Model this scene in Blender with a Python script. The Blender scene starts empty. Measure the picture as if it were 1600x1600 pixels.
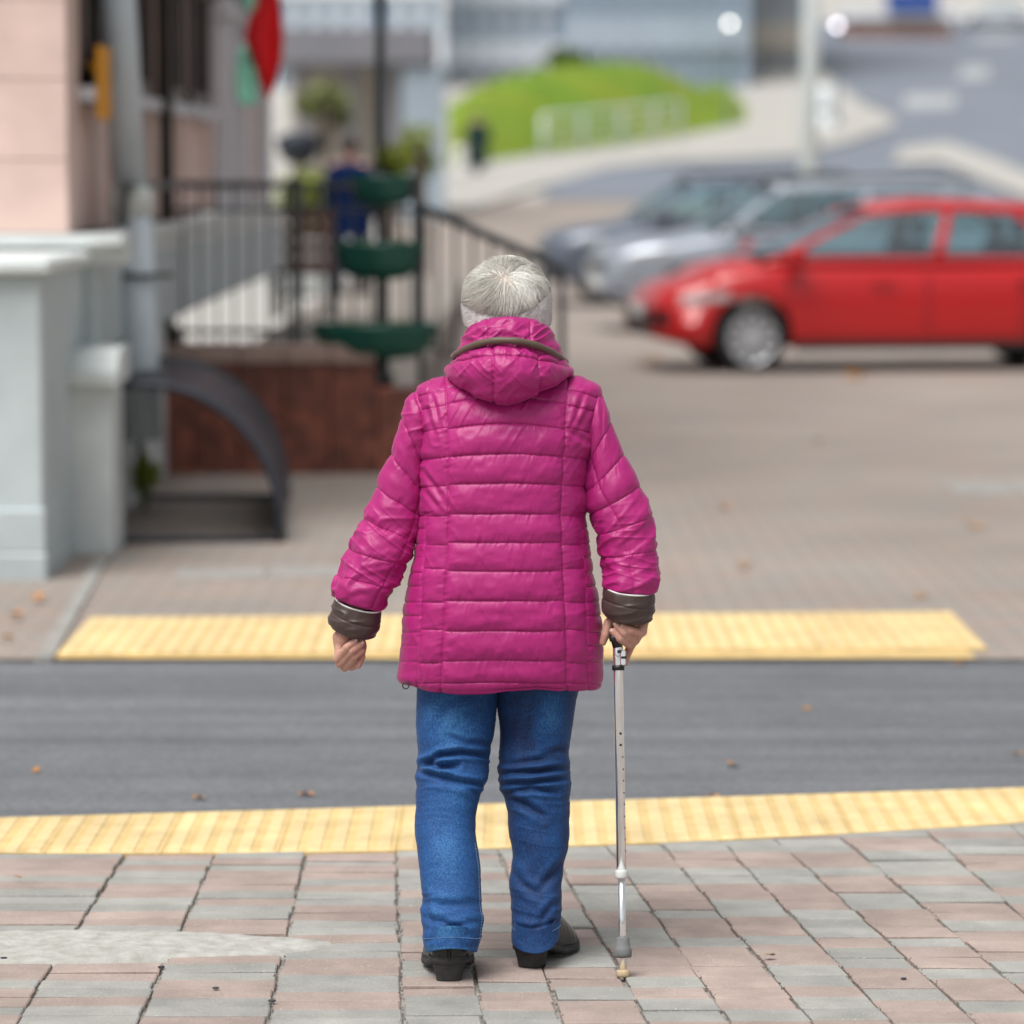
import bpy, bmesh, math, random
import numpy as np
from mathutils import Vector, Matrix
random.seed(7)
rng = np.random.default_rng(11)
SC = bpy.context.scene
COL = SC.collection
rad = math.radians

# ---------------------------------------------------------------- camera
FPX = 5696.0                       # focal length in pixels of a 1600 px wide frame
PITCH = math.atan((800 - 263) / FPX)
CAM = Vector((0.0, -8.0, 1.75))
cam = bpy.data.cameras.new('camera')
cam.sensor_fit = 'HORIZONTAL'; cam.sensor_width = 36.0
cam.lens = FPX / 1600.0 * 36.0
cam.clip_start = 0.1; cam.clip_end = 2000
cam.dof.use_dof = True
cam.dof.focus_distance = 7.93
cam.dof.aperture_fstop = 2.4
camo = bpy.data.objects.new('camera', cam); COL.objects.link(camo)
camo.location = CAM; camo.rotation_euler = (math.pi / 2 - PITCH, 0, 0)
SC.camera = camo

# ---------------------------------------------------------------- sky, sun, exposure
SUN_EL, SUN_AZ = rad(64), rad(-38)          # azimuth from straight behind the camera, to the left
world = bpy.data.worlds.new('World'); SC.world = world
world.use_nodes = True
wn = world.node_tree; wn.nodes.clear()
wo = wn.nodes.new('ShaderNodeOutputWorld'); wb = wn.nodes.new('ShaderNodeBackground')
sky = wn.nodes.new('ShaderNodeTexSky'); sky.sky_type = 'NISHITA'; sky.sun_disc = False
sky.sun_elevation = SUN_EL; sky.sun_rotation = math.pi - SUN_AZ
sky.air_density = 1.0; sky.dust_density = 4.0; sky.ozone_density = 1.0
hsv = wn.nodes.new('ShaderNodeHueSaturation'); hsv.inputs['Saturation'].default_value = 0.22
wn.links.new(sky.outputs[0], hsv.inputs['Color'])
wn.links.new(hsv.outputs[0], wb.inputs[0]); wb.inputs[1].default_value = 0.085
wn.links.new(wb.outputs[0], wo.inputs[0])
sl = bpy.data.lights.new('sun', 'SUN'); sl.energy = 2.1; sl.angle = rad(38); sl.color = (1, 0.985, 0.96)
so = bpy.data.objects.new('sun', sl); COL.objects.link(so)
sd = Vector((math.sin(SUN_AZ) * math.cos(SUN_EL), -math.cos(SUN_AZ) * math.cos(SUN_EL), math.sin(SUN_EL)))
so.rotation_euler = sd.to_track_quat('Z', 'Y').to_euler()
so.location = (-6, -10, 12)
SC.view_settings.view_transform = 'Standard'; SC.view_settings.look = 'None'
SC.view_settings.gamma = 1.0; SC.view_settings.exposure = 0.62
SC.cycles.use_denoising = True
SC.cycles.max_bounces = 6

# ---------------------------------------------------------------- pixel (1600 px frame) <-> place
CT, ST = math.cos(PITCH), math.sin(PITCH)
def ray(px, py):
    a = (px - 800) / FPX; b = (800 - py) / FPX
    return Vector((a, CT + b * ST, -ST + b * CT))
def at(px, py, Y):
    d = ray(px, py); return CAM + d * ((Y - CAM.y) / d.y)
def gnd(px, py, z=0.0):
    d = ray(px, py); return CAM + d * ((z - CAM.z) / d.z)
def hillz(Y):
    D = Y + 8.0
    return 0.00035 * max(0.0, D - 50.0) ** 2
def hill(px, py):
    d = ray(px, py); t = 20.0
    for i in range(4000):
        p = CAM + d * t
        if p.z <= hillz(p.y): return Vector((p.x, p.y, hillz(p.y)))
        t += 0.1
    return Vector((p.x, p.y, hillz(p.y)))
def proj(P):
    P = np.asarray(P, float); r = P - np.array(CAM)
    dep = r[..., 1] * CT - r[..., 2] * ST
    up = r[..., 1] * ST + r[..., 2] * CT
    return 800 + FPX * r[..., 0] / dep, 800 - FPX * up / dep
def atn(px, py, Y):                      # vectorised at()
    px, py, Y = np.broadcast_arrays(np.asarray(px, float), np.asarray(py, float), np.asarray(Y, float))
    a = (px - 800) / FPX; b = (800 - py) / FPX
    dy = CT + b * ST; dz = -ST + b * CT; t = (Y + 8.0) / dy
    return np.stack([a * t, Y, 1.75 + dz * t], -1)

# ---------------------------------------------------------------- materials
def mat(name, col, rough=0.6, metal=0.0, var=0.0, vscale=6.0, col2=None, bump=0.0, bscale=80.0, spec=0.5,
        coat=0.0, sheen=0.0, rand=0.0, trans=0.0, emit=None, estr=1.0, detail=4.0, stretch=(1, 1, 1)):
    m = bpy.data.materials.new(name); m.use_nodes = True
    nt = m.node_tree; N = nt.nodes; L = nt.links
    b = N['Principled BSDF']
    b.inputs['Base Color'].default_value = (*col, 1)
    b.inputs['Roughness'].default_value = rough; b.inputs['Metallic'].default_value = metal
    b.inputs['Specular IOR Level'].default_value = spec
    if coat: b.inputs['Coat Weight'].default_value = coat; b.inputs['Coat Roughness'].default_value = 0.08
    if sheen: b.inputs['Sheen Weight'].default_value = sheen; b.inputs['Sheen Roughness'].default_value = 0.4
    if trans: b.inputs['Transmission Weight'].default_value = trans
    if emit: b.inputs['Emission Color'].default_value = (*emit, 1); b.inputs['Emission Strength'].default_value = estr
    tc = N.new('ShaderNodeTexCoord'); mp = N.new('ShaderNodeMapping'); mp.inputs['Scale'].default_value = stretch
    L.new(tc.outputs['Object'], mp.inputs[0])
    out = None
    if var or col2:
        c2 = col2 if col2 else tuple(max(0, c * (1 - var)) for c in col)
        c1 = col if col2 else tuple(min(1, c * (1 + var)) for c in col)
        nz = N.new('ShaderNodeTexNoise'); nz.inputs['Scale'].default_value = vscale; nz.inputs['Detail'].default_value = detail
        L.new(mp.outputs[0], nz.inputs['Vector'])
        rp = N.new('ShaderNodeValToRGB'); rp.color_ramp.elements[0].position = 0.32; rp.color_ramp.elements[1].position = 0.68
        rp.color_ramp.elements[0].color = (*c2, 1); rp.color_ramp.elements[1].color = (*c1, 1)
        L.new(nz.outputs['Fac'], rp.inputs[0]); out = rp.outputs[0]
        L.new(out, b.inputs['Base Color'])
    if rand:
        oi = N.new('ShaderNodeObjectInfo'); mr = N.new('ShaderNodeMapRange')
        mr.inputs[3].default_value = 1 - rand; mr.inputs[4].default_value = 1 + rand
        L.new(oi.outputs['Random'], mr.inputs[0])
        mx = N.new('ShaderNodeVectorMath'); mx.operation = 'SCALE'
        if out: L.new(out, mx.inputs[0])
        else: mx.inputs[0].default_value = col
        L.new(mr.outputs[0], mx.inputs['Scale']); L.new(mx.outputs[0], b.inputs['Base Color'])
    if bump:
        n2 = N.new('ShaderNodeTexNoise'); n2.inputs['Scale'].default_value = bscale; n2.inputs['Detail'].default_value = 5
        L.new(mp.outputs[0], n2.inputs['Vector'])
        bp = N.new('ShaderNodeBump'); bp.inputs['Strength'].default_value = bump; bp.inputs['Distance'].default_value = 0.004
        L.new(n2.outputs['Fac'], bp.inputs['Height']); L.new(bp.outputs[0], b.inputs['Normal'])
    return m
def nodes_of(m): return m.node_tree.nodes, m.node_tree.links, m.node_tree.nodes['Principled BSDF']

# ---------------------------------------------------------------- mesh helpers
def link(name, me, m=None, parent=None, smooth=False):
    if m is not None: me.materials.append(m)
    if smooth: me.shade_smooth()
    o = bpy.data.objects.new(name, me); COL.objects.link(o)
    if parent: o.parent = parent
    return o
def grid_mesh(name, P, closed_u=True, cap0=False, cap1=False):
    """P: (rings, n, 3); quads between rings"""
    P = np.asarray(P, float); R, n = P.shape[:2]
    idx = np.arange(R * n).reshape(R, n)
    a = idx[:-1]; c = idx[1:]
    if closed_u:
        q = np.stack([a, np.roll(a, -1, 1), np.roll(c, -1, 1), c], -1).reshape(-1, 4)
    else:
        q = np.stack([a[:, :-1], a[:, 1:], c[:, 1:], c[:, :-1]], -1).reshape(-1, 4)
    faces = q.tolist()
    if cap0: faces.append(idx[0][::-1].tolist())
    if cap1: faces.append(idx[-1].tolist())
    me = bpy.data.meshes.new(name); me.from_pydata(P.reshape(-1, 3).tolist(), [], faces); me.update()
    return me
class MB:
    def __init__(s): s.v = []; s.f = []
    def add(s, vs, fs):
        k = len(s.v); s.v += [tuple(v) for v in vs]; s.f += [tuple(i + k for i in f) for f in fs]; return s
    def box(s, lo, hi, M=None):
        x0, y0, z0 = lo; x1, y1, z1 = hi
        vs = [(x0,y0,z0),(x1,y0,z0),(x1,y1,z0),(x0,y1,z0),(x0,y0,z1),(x1,y0,z1),(x1,y1,z1),(x0,y1,z1)]
        if M: vs = [M @ Vector(v) for v in vs]
        return s.add(vs, [(3,2,1,0),(4,5,6,7),(0,1,5,4),(1,2,6,5),(2,3,7,6),(3,0,4,7)])
    def cbox(s, lo, hi, c=0.01):
        """box with chamfered vertical and top edges"""
        x0, y0, z0 = lo; x1, y1, z1 = hi
        def ring(i, z): return [(x0+i,y0,z),(x1-i,y0,z),(x1,y0+i,z),(x1,y1-i,z),(x1-i,y1,z),(x0+i,y1,z),(x0,y1-i,z),(x0,y0+i,z)]
        def ring2(i, z): return [(x0+2*i,y0+i,z),(x1-2*i,y0+i,z),(x1-i,y0+2*i,z),(x1-i,y1-2*i,z),(x1-2*i,y1-i,z),(x0+2*i,y1-i,z),(x0+i,y1-2*i,z),(x0+i,y0+2*i,z)]
        vs = ring2(c, z0) + ring(c, z0 + c) + ring(c, z1 - c) + ring2(c, z1)
        fs = [tuple(range(7,-1,-1)), tuple(range(24, 32))]
        for k in range(3):
            for i in range(8): fs.append((k*8+i, k*8+(i+1)%8, k*8+8+(i+1)%8, k*8+8+i))
        return s.add(vs, fs)
    def tube(s, pts, r, n=8, cap=True, flat=None):
        pts = [Vector(p) for p in pts]; rs = r if hasattr(r, '__len__') else [r] * len(pts)
        vs = []; fs = []; prev = None
        for i, p in enumerate(pts):
            t = (pts[min(i+1, len(pts)-1)] - pts[max(i-1, 0)]).normalized()
            if prev is None:
                a = Vector((0,0,1)) if abs(t.z) < 0.9 else Vector((1,0,0)); u = t.cross(a).normalized()
            else: u = (prev - t * prev.dot(t)).normalized()
            prev = u; w = t.cross(u)
            for k in range(n):
                an = 2*math.pi*k/n; vs.append(p + (u*math.cos(an) + w*math.sin(an)) * rs[i])
        for i in range(len(pts)-1):
            for k in range(n): fs.append((i*n+k, i*n+(k+1)%n, (i+1)*n+(k+1)%n, (i+1)*n+k))
        if cap: fs += [tuple(range(n-1,-1,-1)), tuple((len(pts)-1)*n + k for k in range(n))]
        return s.add(vs, fs)
    def lathe(s, prof, n=24, M=None, cap=True):
        """prof: list of (r, z)"""
        vs = []; fs = []
        for r, z in prof:
            for k in range(n):
                v = Vector((r*math.cos(2*math.pi*k/n), r*math.sin(2*math.pi*k/n), z)); vs.append(M @ v if M else v)
        for i in range(len(prof)-1):
            for k in range(n): fs.append((i*n+k, i*n+(k+1)%n, (i+1)*n+(k+1)%n, (i+1)*n+k))
        if cap: fs += [tuple(range(n-1,-1,-1)), tuple((len(prof)-1)*n+k for k in range(n))]
        return s.add(vs, fs)
    def prism(s, poly, lo, hi, axis=2, M=None):
        """polygon in the two other axes extruded along axis"""
        n = len(poly); vs = []
        for h in (lo, hi):
            for a, b in poly:
                v = [0,0,0]; o = [i for i in range(3) if i != axis]; v[o[0]] = a; v[o[1]] = b; v[axis] = h
                vs.append(M @ Vector(v) if M else tuple(v))
        fs = [tuple(range(n-1,-1,-1)), tuple(range(n, 2*n))] + [(i, (i+1)%n, n+(i+1)%n, n+i) for i in range(n)]
        return s.add(vs, fs)
    def quad(s, *vs): return s.add(vs, [tuple(range(len(vs)))])
    def build(s, name, m=None, parent=None, smooth=False, bevel=0):
        me = bpy.data.meshes.new(name); me.from_pydata([tuple(v) for v in s.v], [], s.f)
        bm = bmesh.new(); bm.from_mesh(me); bmesh.ops.recalc_face_normals(bm, faces=bm.faces)
        if bevel: bmesh.ops.bevel(bm, geom=list(bm.edges), offset=bevel, segments=2, affect='EDGES', profile=0.5)
        bm.to_mesh(me); bm.free(); me.update()
        return link(name, me, m, parent, smooth)
def empty(name, loc=(0,0,0), rz=0):
    o = bpy.data.objects.new(name, None); COL.objects.link(o); o.location = loc; o.rotation_euler = (0,0,rz); o.empty_display_size = 0.1
    return o
def tag(o, label=None, cat=None, group=None, kind=None):
    if label: o['label'] = label
    if cat: o['category'] = cat
    if group: o['group'] = group
    if kind: o['kind'] = kind
    return o
def copy_tree(o, parent=None):
    c = o.copy(); COL.objects.link(c); c.parent = parent
    for ch in o.children: copy_tree(ch, c)
    return c
def fract(a): return a - np.floor(a)
def h2(ix, iy, s): return fract(np.sin(ix * 127.1 + iy * 311.7 + s * 74.7) * 43758.5453)
def vn(x, y, s=0):
    x = np.asarray(x, float); y = np.asarray(y, float)
    ix = np.floor(x); iy = np.floor(y); fx = x - ix; fy = y - iy
    fx = fx*fx*fx*(fx*(fx*6-15)+10); fy = fy*fy*fy*(fy*(fy*6-15)+10)
    a = h2(ix,iy,s); b = h2(ix+1,iy,s); c = h2(ix,iy+1,s); d = h2(ix+1,iy+1,s)
    return (a*(1-fx)+b*fx)*(1-fy) + (c*(1-fx)+d*fx)*fy - 0.5
def fbm(x, y, s=0, o=3):
    r = 0; a = 1
    for k in range(o): r = r + a * vn(x*2**k, y*2**k, s+k*13); a *= 0.5
    return r
def leafcloud(name, pts, size, m, parent=None, seed=1):
    r = random.Random(seed); b = MB()
    for p in pts:
        u = Vector((r.gauss(0,1), r.gauss(0,1), r.gauss(0,1))).normalized(); w = u.orthogonal().normalized()
        s = size * r.uniform(0.6, 1.3); p = Vector(p)
        b.add([p - u*s*.5, p + w*s*.28 , p + u*s*.5, p - w*s*.28], [(0,1,2,3)])
    me = bpy.data.meshes.new(name); me.from_pydata([tuple(v) for v in b.v], [], b.f); me.update()
    return link(name, me, m, parent)
def ellipsoid_pts(c, rads, n, seed=1, shell=0.45):
    r = random.Random(seed); out = []
    while len(out) < n:
        v = Vector((r.uniform(-1,1), r.uniform(-1,1), r.uniform(-1,1)))
        if v.length > 1 or v.length < shell: continue
        lump = 0.8 + 0.3*math.sin(v.x*5+seed)*math.sin(v.y*6+seed*2)*math.sin(v.z*5)
        out.append((c[0]+v.x*rads[0]*lump, c[1]+v.y*rads[1]*lump, c[2]+v.z*rads[2]*lump))
    return out
# ================================================================ SETTING: materials
M = {}
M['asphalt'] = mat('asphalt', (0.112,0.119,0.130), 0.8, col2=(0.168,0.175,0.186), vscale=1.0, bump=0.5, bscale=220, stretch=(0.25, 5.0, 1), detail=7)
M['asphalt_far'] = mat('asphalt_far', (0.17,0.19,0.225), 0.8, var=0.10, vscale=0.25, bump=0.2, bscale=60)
M['mortar'] = mat('mortar', (0.27,0.25,0.225), 0.95, var=0.4, vscale=60, bump=0.9, bscale=160)
M['kerb_grey'] = mat('kerb_grey', (0.29,0.278,0.258), 0.85, var=0.15, vscale=9, bump=0.4, bscale=90)
M['yellow'] = mat('yellow_tactile', (0.72,0.53,0.24), 0.75, col2=(0.66,0.47,0.20), vscale=14, bump=0.35, bscale=160, rand=0.06)
M['yellow_rib'] = mat('yellow_rib', (0.77,0.60,0.32), 0.75, col2=(0.73,0.55,0.27), vscale=22, bump=0.35, bscale=160, rand=0.05)
M['patch'] = mat('patch_concrete', (0.45,0.445,0.415), 0.9, col2=(0.33,0.32,0.285), vscale=26, bump=0.9, bscale=75, detail=8)
M['pink'] = mat('pink_plaster', (0.66,0.49,0.43), 0.85, var=0.06, vscale=3, bump=0.25, bscale=120, rand=0.03)
M['plinth'] = mat('plinth_paint', (0.50,0.56,0.57), 0.7, var=0.06, vscale=2.5, bump=0.25, bscale=60)
M['plinth_w'] = mat('plinth_white', (0.66,0.70,0.69), 0.6, var=0.05, vscale=4, bump=0.2, bscale=60)
M['brownwin'] = mat('brown_frame', (0.055,0.035,0.03), 0.5, var=0.2, vscale=5)
M['darkglass'] = mat('dark_glass', (0.03,0.028,0.03), 0.12, spec=0.6)
M['sillwhite'] = mat('sill_white', (0.55,0.55,0.58), 0.6, var=0.06, vscale=5)
M['pipe'] = mat('zinc_pipe', (0.52,0.58,0.62), 0.5, metal=0.0, var=0.08, vscale=5, bump=0.1, bscale=30)
M['pipe_w'] = mat('pipe_collar', (0.55,0.58,0.55), 0.5, var=0.05, vscale=8)
M['brownpole'] = mat('brown_steel', (0.018,0.011,0.007), 0.45, var=0.2, vscale=9)
M['blacksteel'] = mat('black_steel', (0.028,0.033,0.036), 0.42, var=0.2, vscale=9)
M['racksteel'] = mat('rack_steel', (0.035,0.040,0.054), 0.42, metal=0.3, var=0.18, vscale=14)
M['granite'] = mat('red_granite', (0.26,0.080,0.050), 0.35, col2=(0.12,0.042,0.030), vscale=16, bump=0.05, bscale=200, rand=0.12)
M['coping'] = mat('coping_stone', (0.30,0.21,0.175), 0.6, var=0.12, vscale=15)
M['terrace'] = mat('terrace_stone', (0.255,0.225,0.195), 0.85, var=0.08, vscale=4)
M['step'] = mat('step_stone', (0.40,0.36,0.32), 0.8, var=0.08, vscale=6)
M['orange'] = mat('orange_sign', (0.66,0.28,0.003), 0.7, var=0.05, vscale=6)
M['path'] = mat('pale_path', (0.40,0.385,0.355), 0.9, var=0.06, vscale=0.5, bump=0.2, bscale=20)
M['grass'] = mat('lawn_grass', (0.115,0.235,0.008), 0.9, col2=(0.20,0.26,0.010), vscale=0.22, bump=0.6, bscale=8)
M['railpale'] = mat('pale_rail', (0.55,0.62,0.60), 0.5, var=0.05, vscale=3)
M['greenpot'] = mat('green_planter', (0.003,0.075,0.052), 0.35, var=0.2, vscale=7)
M['leaf_yg'] = mat('leaf_yellow_green', (0.20,0.24,0.012), 0.6, var=0.35, vscale=4)
M['leaf_g'] = mat('leaf_green', (0.065,0.115,0.014), 0.6, var=0.35, vscale=4)
M['leaf_olive'] = mat('leaf_olive', (0.15,0.17,0.055), 0.65, var=0.3, vscale=2)
M['soil'] = mat('soil', (0.05,0.035,0.025), 0.95, var=0.3, vscale=20, bump=0.6, bscale=50)
M['bark'] = mat('bark', (0.09,0.065,0.045), 0.9, var=0.3, vscale=15, bump=0.6, bscale=40)

def brickmat(name, c1, c2, mortar, scale, bw, rh, bump=0.35):
    m = mat(name, c1, 0.85)
    N, L, b = nodes_of(m)
    tc = N['Texture Coordinate']
    br = N.new('ShaderNodeTexBrick'); br.inputs['Scale'].default_value = scale
    br.inputs['Color1'].default_value = (*c1,1); br.inputs['Color2'].default_value = (*c2,1); br.inputs['Mortar'].default_value = (*mortar,1)
    br.inputs['Brick Width'].default_value = bw; br.inputs['Row Height'].default_value = rh; br.inputs['Mortar Size'].default_value = 0.006
    br.inputs['Bias'].default_value = 0.0
    L.new(tc.outputs['Object'], br.inputs['Vector'])
    nz = N.new('ShaderNodeTexNoise'); nz.inputs['Scale'].default_value = 0.7; nz.inputs['Detail'].default_value = 5; L.new(tc.outputs['Object'], nz.inputs['Vector'])
    mr = N.new('ShaderNodeMapRange'); mr.inputs[1].default_value = 0.3; mr.inputs[2].default_value = 0.7; mr.inputs[3].default_value = 0.88; mr.inputs[4].default_value = 1.12
    L.new(nz.outputs['Fac'], mr.inputs[0])
    sc = N.new('ShaderNodeVectorMath'); sc.operation = 'SCALE'; L.new(br.outputs['Color'], sc.inputs[0]); L.new(mr.outputs[0], sc.inputs['Scale'])
    L.new(sc.outputs[0], b.inputs['Base Color'])
    bp = N.new('ShaderNodeBump'); bp.inputs['Strength'].default_value = bump; bp.inputs['Distance'].default_value = 0.004; bp.invert = True
    L.new(br.outputs['Fac'], bp.inputs['Height']); L.new(bp.outputs[0], b.inputs['Normal'])
    return m
M['plaza'] = brickmat('plaza_pavers', (0.318,0.246,0.206), (0.270,0.250,0.226), (0.19,0.165,0.142), 1.0, 0.2, 0.1)

def stain(m, scale, lo, hi, detail=9):
    N, L, b = nodes_of(m); src = b.inputs['Base Color'].links[0].from_socket
    st = N.new('ShaderNodeTexNoise'); st.inputs['Scale'].default_value = scale; st.inputs['Detail'].default_value = detail; st.inputs['Roughness'].default_value = .68
    L.new(N['Texture Coordinate'].outputs['Object'], st.inputs['Vector'])
    mr = N.new('ShaderNodeMapRange'); mr.inputs[1].default_value = .3; mr.inputs[2].default_value = .7; mr.inputs[3].default_value = lo; mr.inputs[4].default_value = hi
    L.new(st.outputs['Fac'], mr.inputs[0]); sc = N.new('ShaderNodeVectorMath'); sc.operation = 'SCALE'
    L.new(src, sc.inputs[0]); L.new(mr.outputs[0], sc.inputs['Scale']); L.new(sc.outputs[0], b.inputs['Base Color'])
stain(M['asphalt'], 55, .72, 1.28, 3); stain(M['asphalt'], 1.6, .84, 1.12)
stain(M['yellow'], 5, .72, 1.10); stain(M['yellow_rib'], 5, .72, 1.10); stain(M['granite'], 7, .45, 1.35)
stain(M['plinth'], 2.2, .86, 1.06); stain(M['plinth_w'], 2.2, .86, 1.06); stain(M['pink'], 1.5, .90, 1.05)
def pavermat(name, col):
    m = mat(name, col, 0.88, rand=0.10, var=0.10, vscale=9, bump=0.8, bscale=130)
    N, L, b = nodes_of(m)                      # pale grit grains in the concrete face
    src = b.inputs['Base Color'].links[0].from_socket
    vo = N.new('ShaderNodeTexNoise'); vo.inputs['Scale'].default_value = 150; vo.inputs['Detail'].default_value = 2
    L.new(N['Texture Coordinate'].outputs['Object'], vo.inputs['Vector'])
    rp = N.new('ShaderNodeValToRGB'); rp.color_ramp.elements[0].position = 0.66; rp.color_ramp.elements[1].position = 0.72
    L.new(vo.outputs['Fac'], rp.inputs[0])
    mx = N.new('ShaderNodeMix'); mx.data_type = 'RGBA'; L.new(rp.outputs[0], mx.inputs['Factor'])
    L.new(src, mx.inputs['A']); mx.inputs['B'].default_value = (min(1,col[0]*1.5), min(1,col[1]*1.5), min(1,col[2]*1.5), 1)
    st = N.new('ShaderNodeTexNoise'); st.inputs['Scale'].default_value = 3.2; st.inputs['Detail'].default_value = 9; st.inputs['Roughness'].default_value = .68
    L.new(N['Texture Coordinate'].outputs['Object'], st.inputs['Vector'])
    mr = N.new('ShaderNodeMapRange'); mr.inputs[1].default_value = .3; mr.inputs[2].default_value = .7; mr.inputs[3].default_value = .80; mr.inputs[4].default_value = 1.16
    L.new(st.outputs['Fac'], mr.inputs[0]); sc = N.new('ShaderNodeVectorMath'); sc.operation = 'SCALE'
    L.new(mx.outputs['Result'], sc.inputs[0]); L.new(mr.outputs[0], sc.inputs['Scale']); L.new(sc.outputs[0], b.inputs['Base Color'])
    return m
M['pv_red'] = pavermat('paver_red', (0.338,0.268,0.235))
M['pv_grey'] = pavermat('paver_grey', (0.306,0.303,0.278))

# ================================================================ GROUND
def strip_mesh(name, rows, m, kind='structure', z=0.0):
    """rows of points (list of equal length lists) -> sheet"""
    P = np.array([[tuple(p) for p in r] for r in rows]); P[..., 2] += z
    o = link(name, grid_mesh(name, P, closed_u=False), m, None, True); o['kind'] = kind
    me = o.data
    if me.polygons[0].normal.z < 0: me.flip_normals()
    return o
ys = list(np.linspace(-30, 42, 10)) + list(np.linspace(46, 330, 60))
strip_mesh('ground', [[(x, y, hillz(y)) for x in np.linspace(-260, 260, 5)] for y in ys], M['path'], z=-0.06)
# near kerb line and far kerb line (distance from camera against X), both slightly bowed
def curve3(pts):
    A = np.array([[1, p[0], p[0]**2] for p in pts]); c = np.linalg.solve(A, np.array([p[1] for p in pts]))
    return lambda x: c[0] + c[1]*x + c[2]*x*x
def gp(px, py): p = gnd(px, py); return (p.x, p.y)
near_in = curve3([gp(0,1333), gp(800,1325), gp(1600,1285)])
near_out = curve3([gp(0,1277), gp(800,1254), gp(1600,1230)])
FARK0 = 4.95; FARK1 = 6.10
xs = np.linspace(-9, 9, 37)
def cl(x): return max(-2.2, min(2.4, x))
pav = strip_mesh('pavement', [[(x, -4.5, 0) for x in xs], [(x, -1.0, 0) for x in xs], [(x, near_in(cl(x)) + 0.02, 0) for x in xs]], M['mortar'], z=-0.010)
strip_mesh('road', [[(x, near_out(cl(x)) - 0.02, 0) for x in np.linspace(-40,40,161)], [(x, 3.6, 0) for x in np.linspace(-40,40,161)], [(x, FARK0 + 0.02, 0) for x in np.linspace(-40,40,161)]], M['asphalt'], z=-0.008)
strip_mesh('plaza', [[(x, FARK0, 0) for x in np.linspace(-2.55,60,9)], [(x, 20, 0) for x in np.linspace(-2.55,60,9)]] +
           [[(x, y, hillz(y)) for x in np.linspace(-2.55,60,9)] for y in np.linspace(42, 92, 14)], M['plaza'], z=0.0)
strip_mesh('side_pavement', [[(x, FARK0 + 0.05, 0) for x in (-30,-10,-2.553)], [(x, 14, 0) for x in (-30,-10,-2.553)]], M['kerb_grey'], z=0.004)

# ---- near pavement: bricks
JL = [  # joint lines between the lanes, read off the photograph
 [(197,1337),(125,1440),(75,1510),(30,1600)], [(332,1350),(280,1447),(252,1512),(220,1600)], [(475,1355),(450,1440),(442,1490),(420,1600)],
 [(622,1335),(619,1450),(622,1500),(635,1600)], [(712,1380),(725,1450),(742,1530),(757,1595)], [(800,1380),(822,1450),(852,1515),(880,1600)],
 [(885,1370),(950,1487),(977,1532),(1015,1600)], [(950,1320),(1050,1470),(1080,1510),(1145,1600)], [(1040,1325),(1165,1475),(1200,1515),(1270,1595)],
 [(1130,1317),(1225,1415),(1300,1500),(1397,1597)], [(1235,1330),(1325,1415),(1400,1480),(1525,1595)], [(1340,1325),(1420,1405),(1495,1460),(1650,1590)]]
def linefit(pts):
    g = np.array([gp(*p) for p in pts]); c = np.polyfit(g[:,1], g[:,0], 1); return c     # x = c0*y + c1
JF = [linefit(p) for p in JL]
lanes = []
left = JF[0]
for k in range(8): lanes.append((np.array([left[0]-0.055*(k+1), left[1]-0.275*(k+1)]), np.array([left[0]-0.055*k, left[1]-0.275*k]), 0.082))
lanes.reverse()
for i in range(len(JF)-1): lanes.append((JF[i], JF[i+1], 0.082 if i < 3 else (0.088 if i < 5 else 0.104)))
right = JF[-1]
for k in range(12): lanes.append((np.array([right[0]+0.035*k, right[1]+0.19*k]), np.array([right[0]+0.035*(k+1), right[1]+0.19*(k+1)]), 0.108))
PATCH_C = gnd(118, 1479); PATCH_C = (PATCH_C.x, PATCH_C.y)
def patch_r(a):      # irregular outline of the cement patch
    return 1 + 0.10*math.sin(2*a+0.5) + 0.07*math.sin(3*a+1.9) + 0.03*math.sin(7*a)
PA, PB = 0.545, 0.185
def in_patch(x, y, f=1.0):
    dx = (x-PATCH_C[0])/PA; dy = (y-PATCH_C[1])/PB
    return math.hypot(dx, dy) < patch_r(math.atan2(dy, dx)) * f
def brick_geo(c4, z, tilt):
    g = 0.0016; ch = 0.003
    c = sum((Vector((p[0],p[1],0)) for p in c4), Vector())/4
    def ins(d):
        out = []
        for p in c4:
            v = Vector((p[0],p[1],0)) - c; l = v.length
            s = Vector((math.copysign(min(abs(v.x), d), v.x), math.copysign(min(abs(v.y), d), v.y), 0)); out.append(Vector((p[0],p[1],0)) - s)
        return out
    a = ins(g); b = ins(g+ch)
    vs = [(p.x, p.y, -0.05) for p in a]
    vs += [(p.x, p.y, z - ch*0.8 + (p.x-c.x)*tilt[0] + (p.y-c.y)*tilt[1]) for p in a]
    vs += [(p.x, p.y, z + (p.x-c.x)*tilt[0] + (p.y-c.y)*tilt[1]) for p in b]
    fs = [(8,9,10,11)] + [(4+i, 4+(i+1)%4, 8+(i+1)%4, 8+i) for i in range(4)] + [(i, (i+1)%4, 4+(i+1)%4, 4+i) for i in range(4)]
    return vs, fs
bricks = []
r = random.Random(5)
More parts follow.
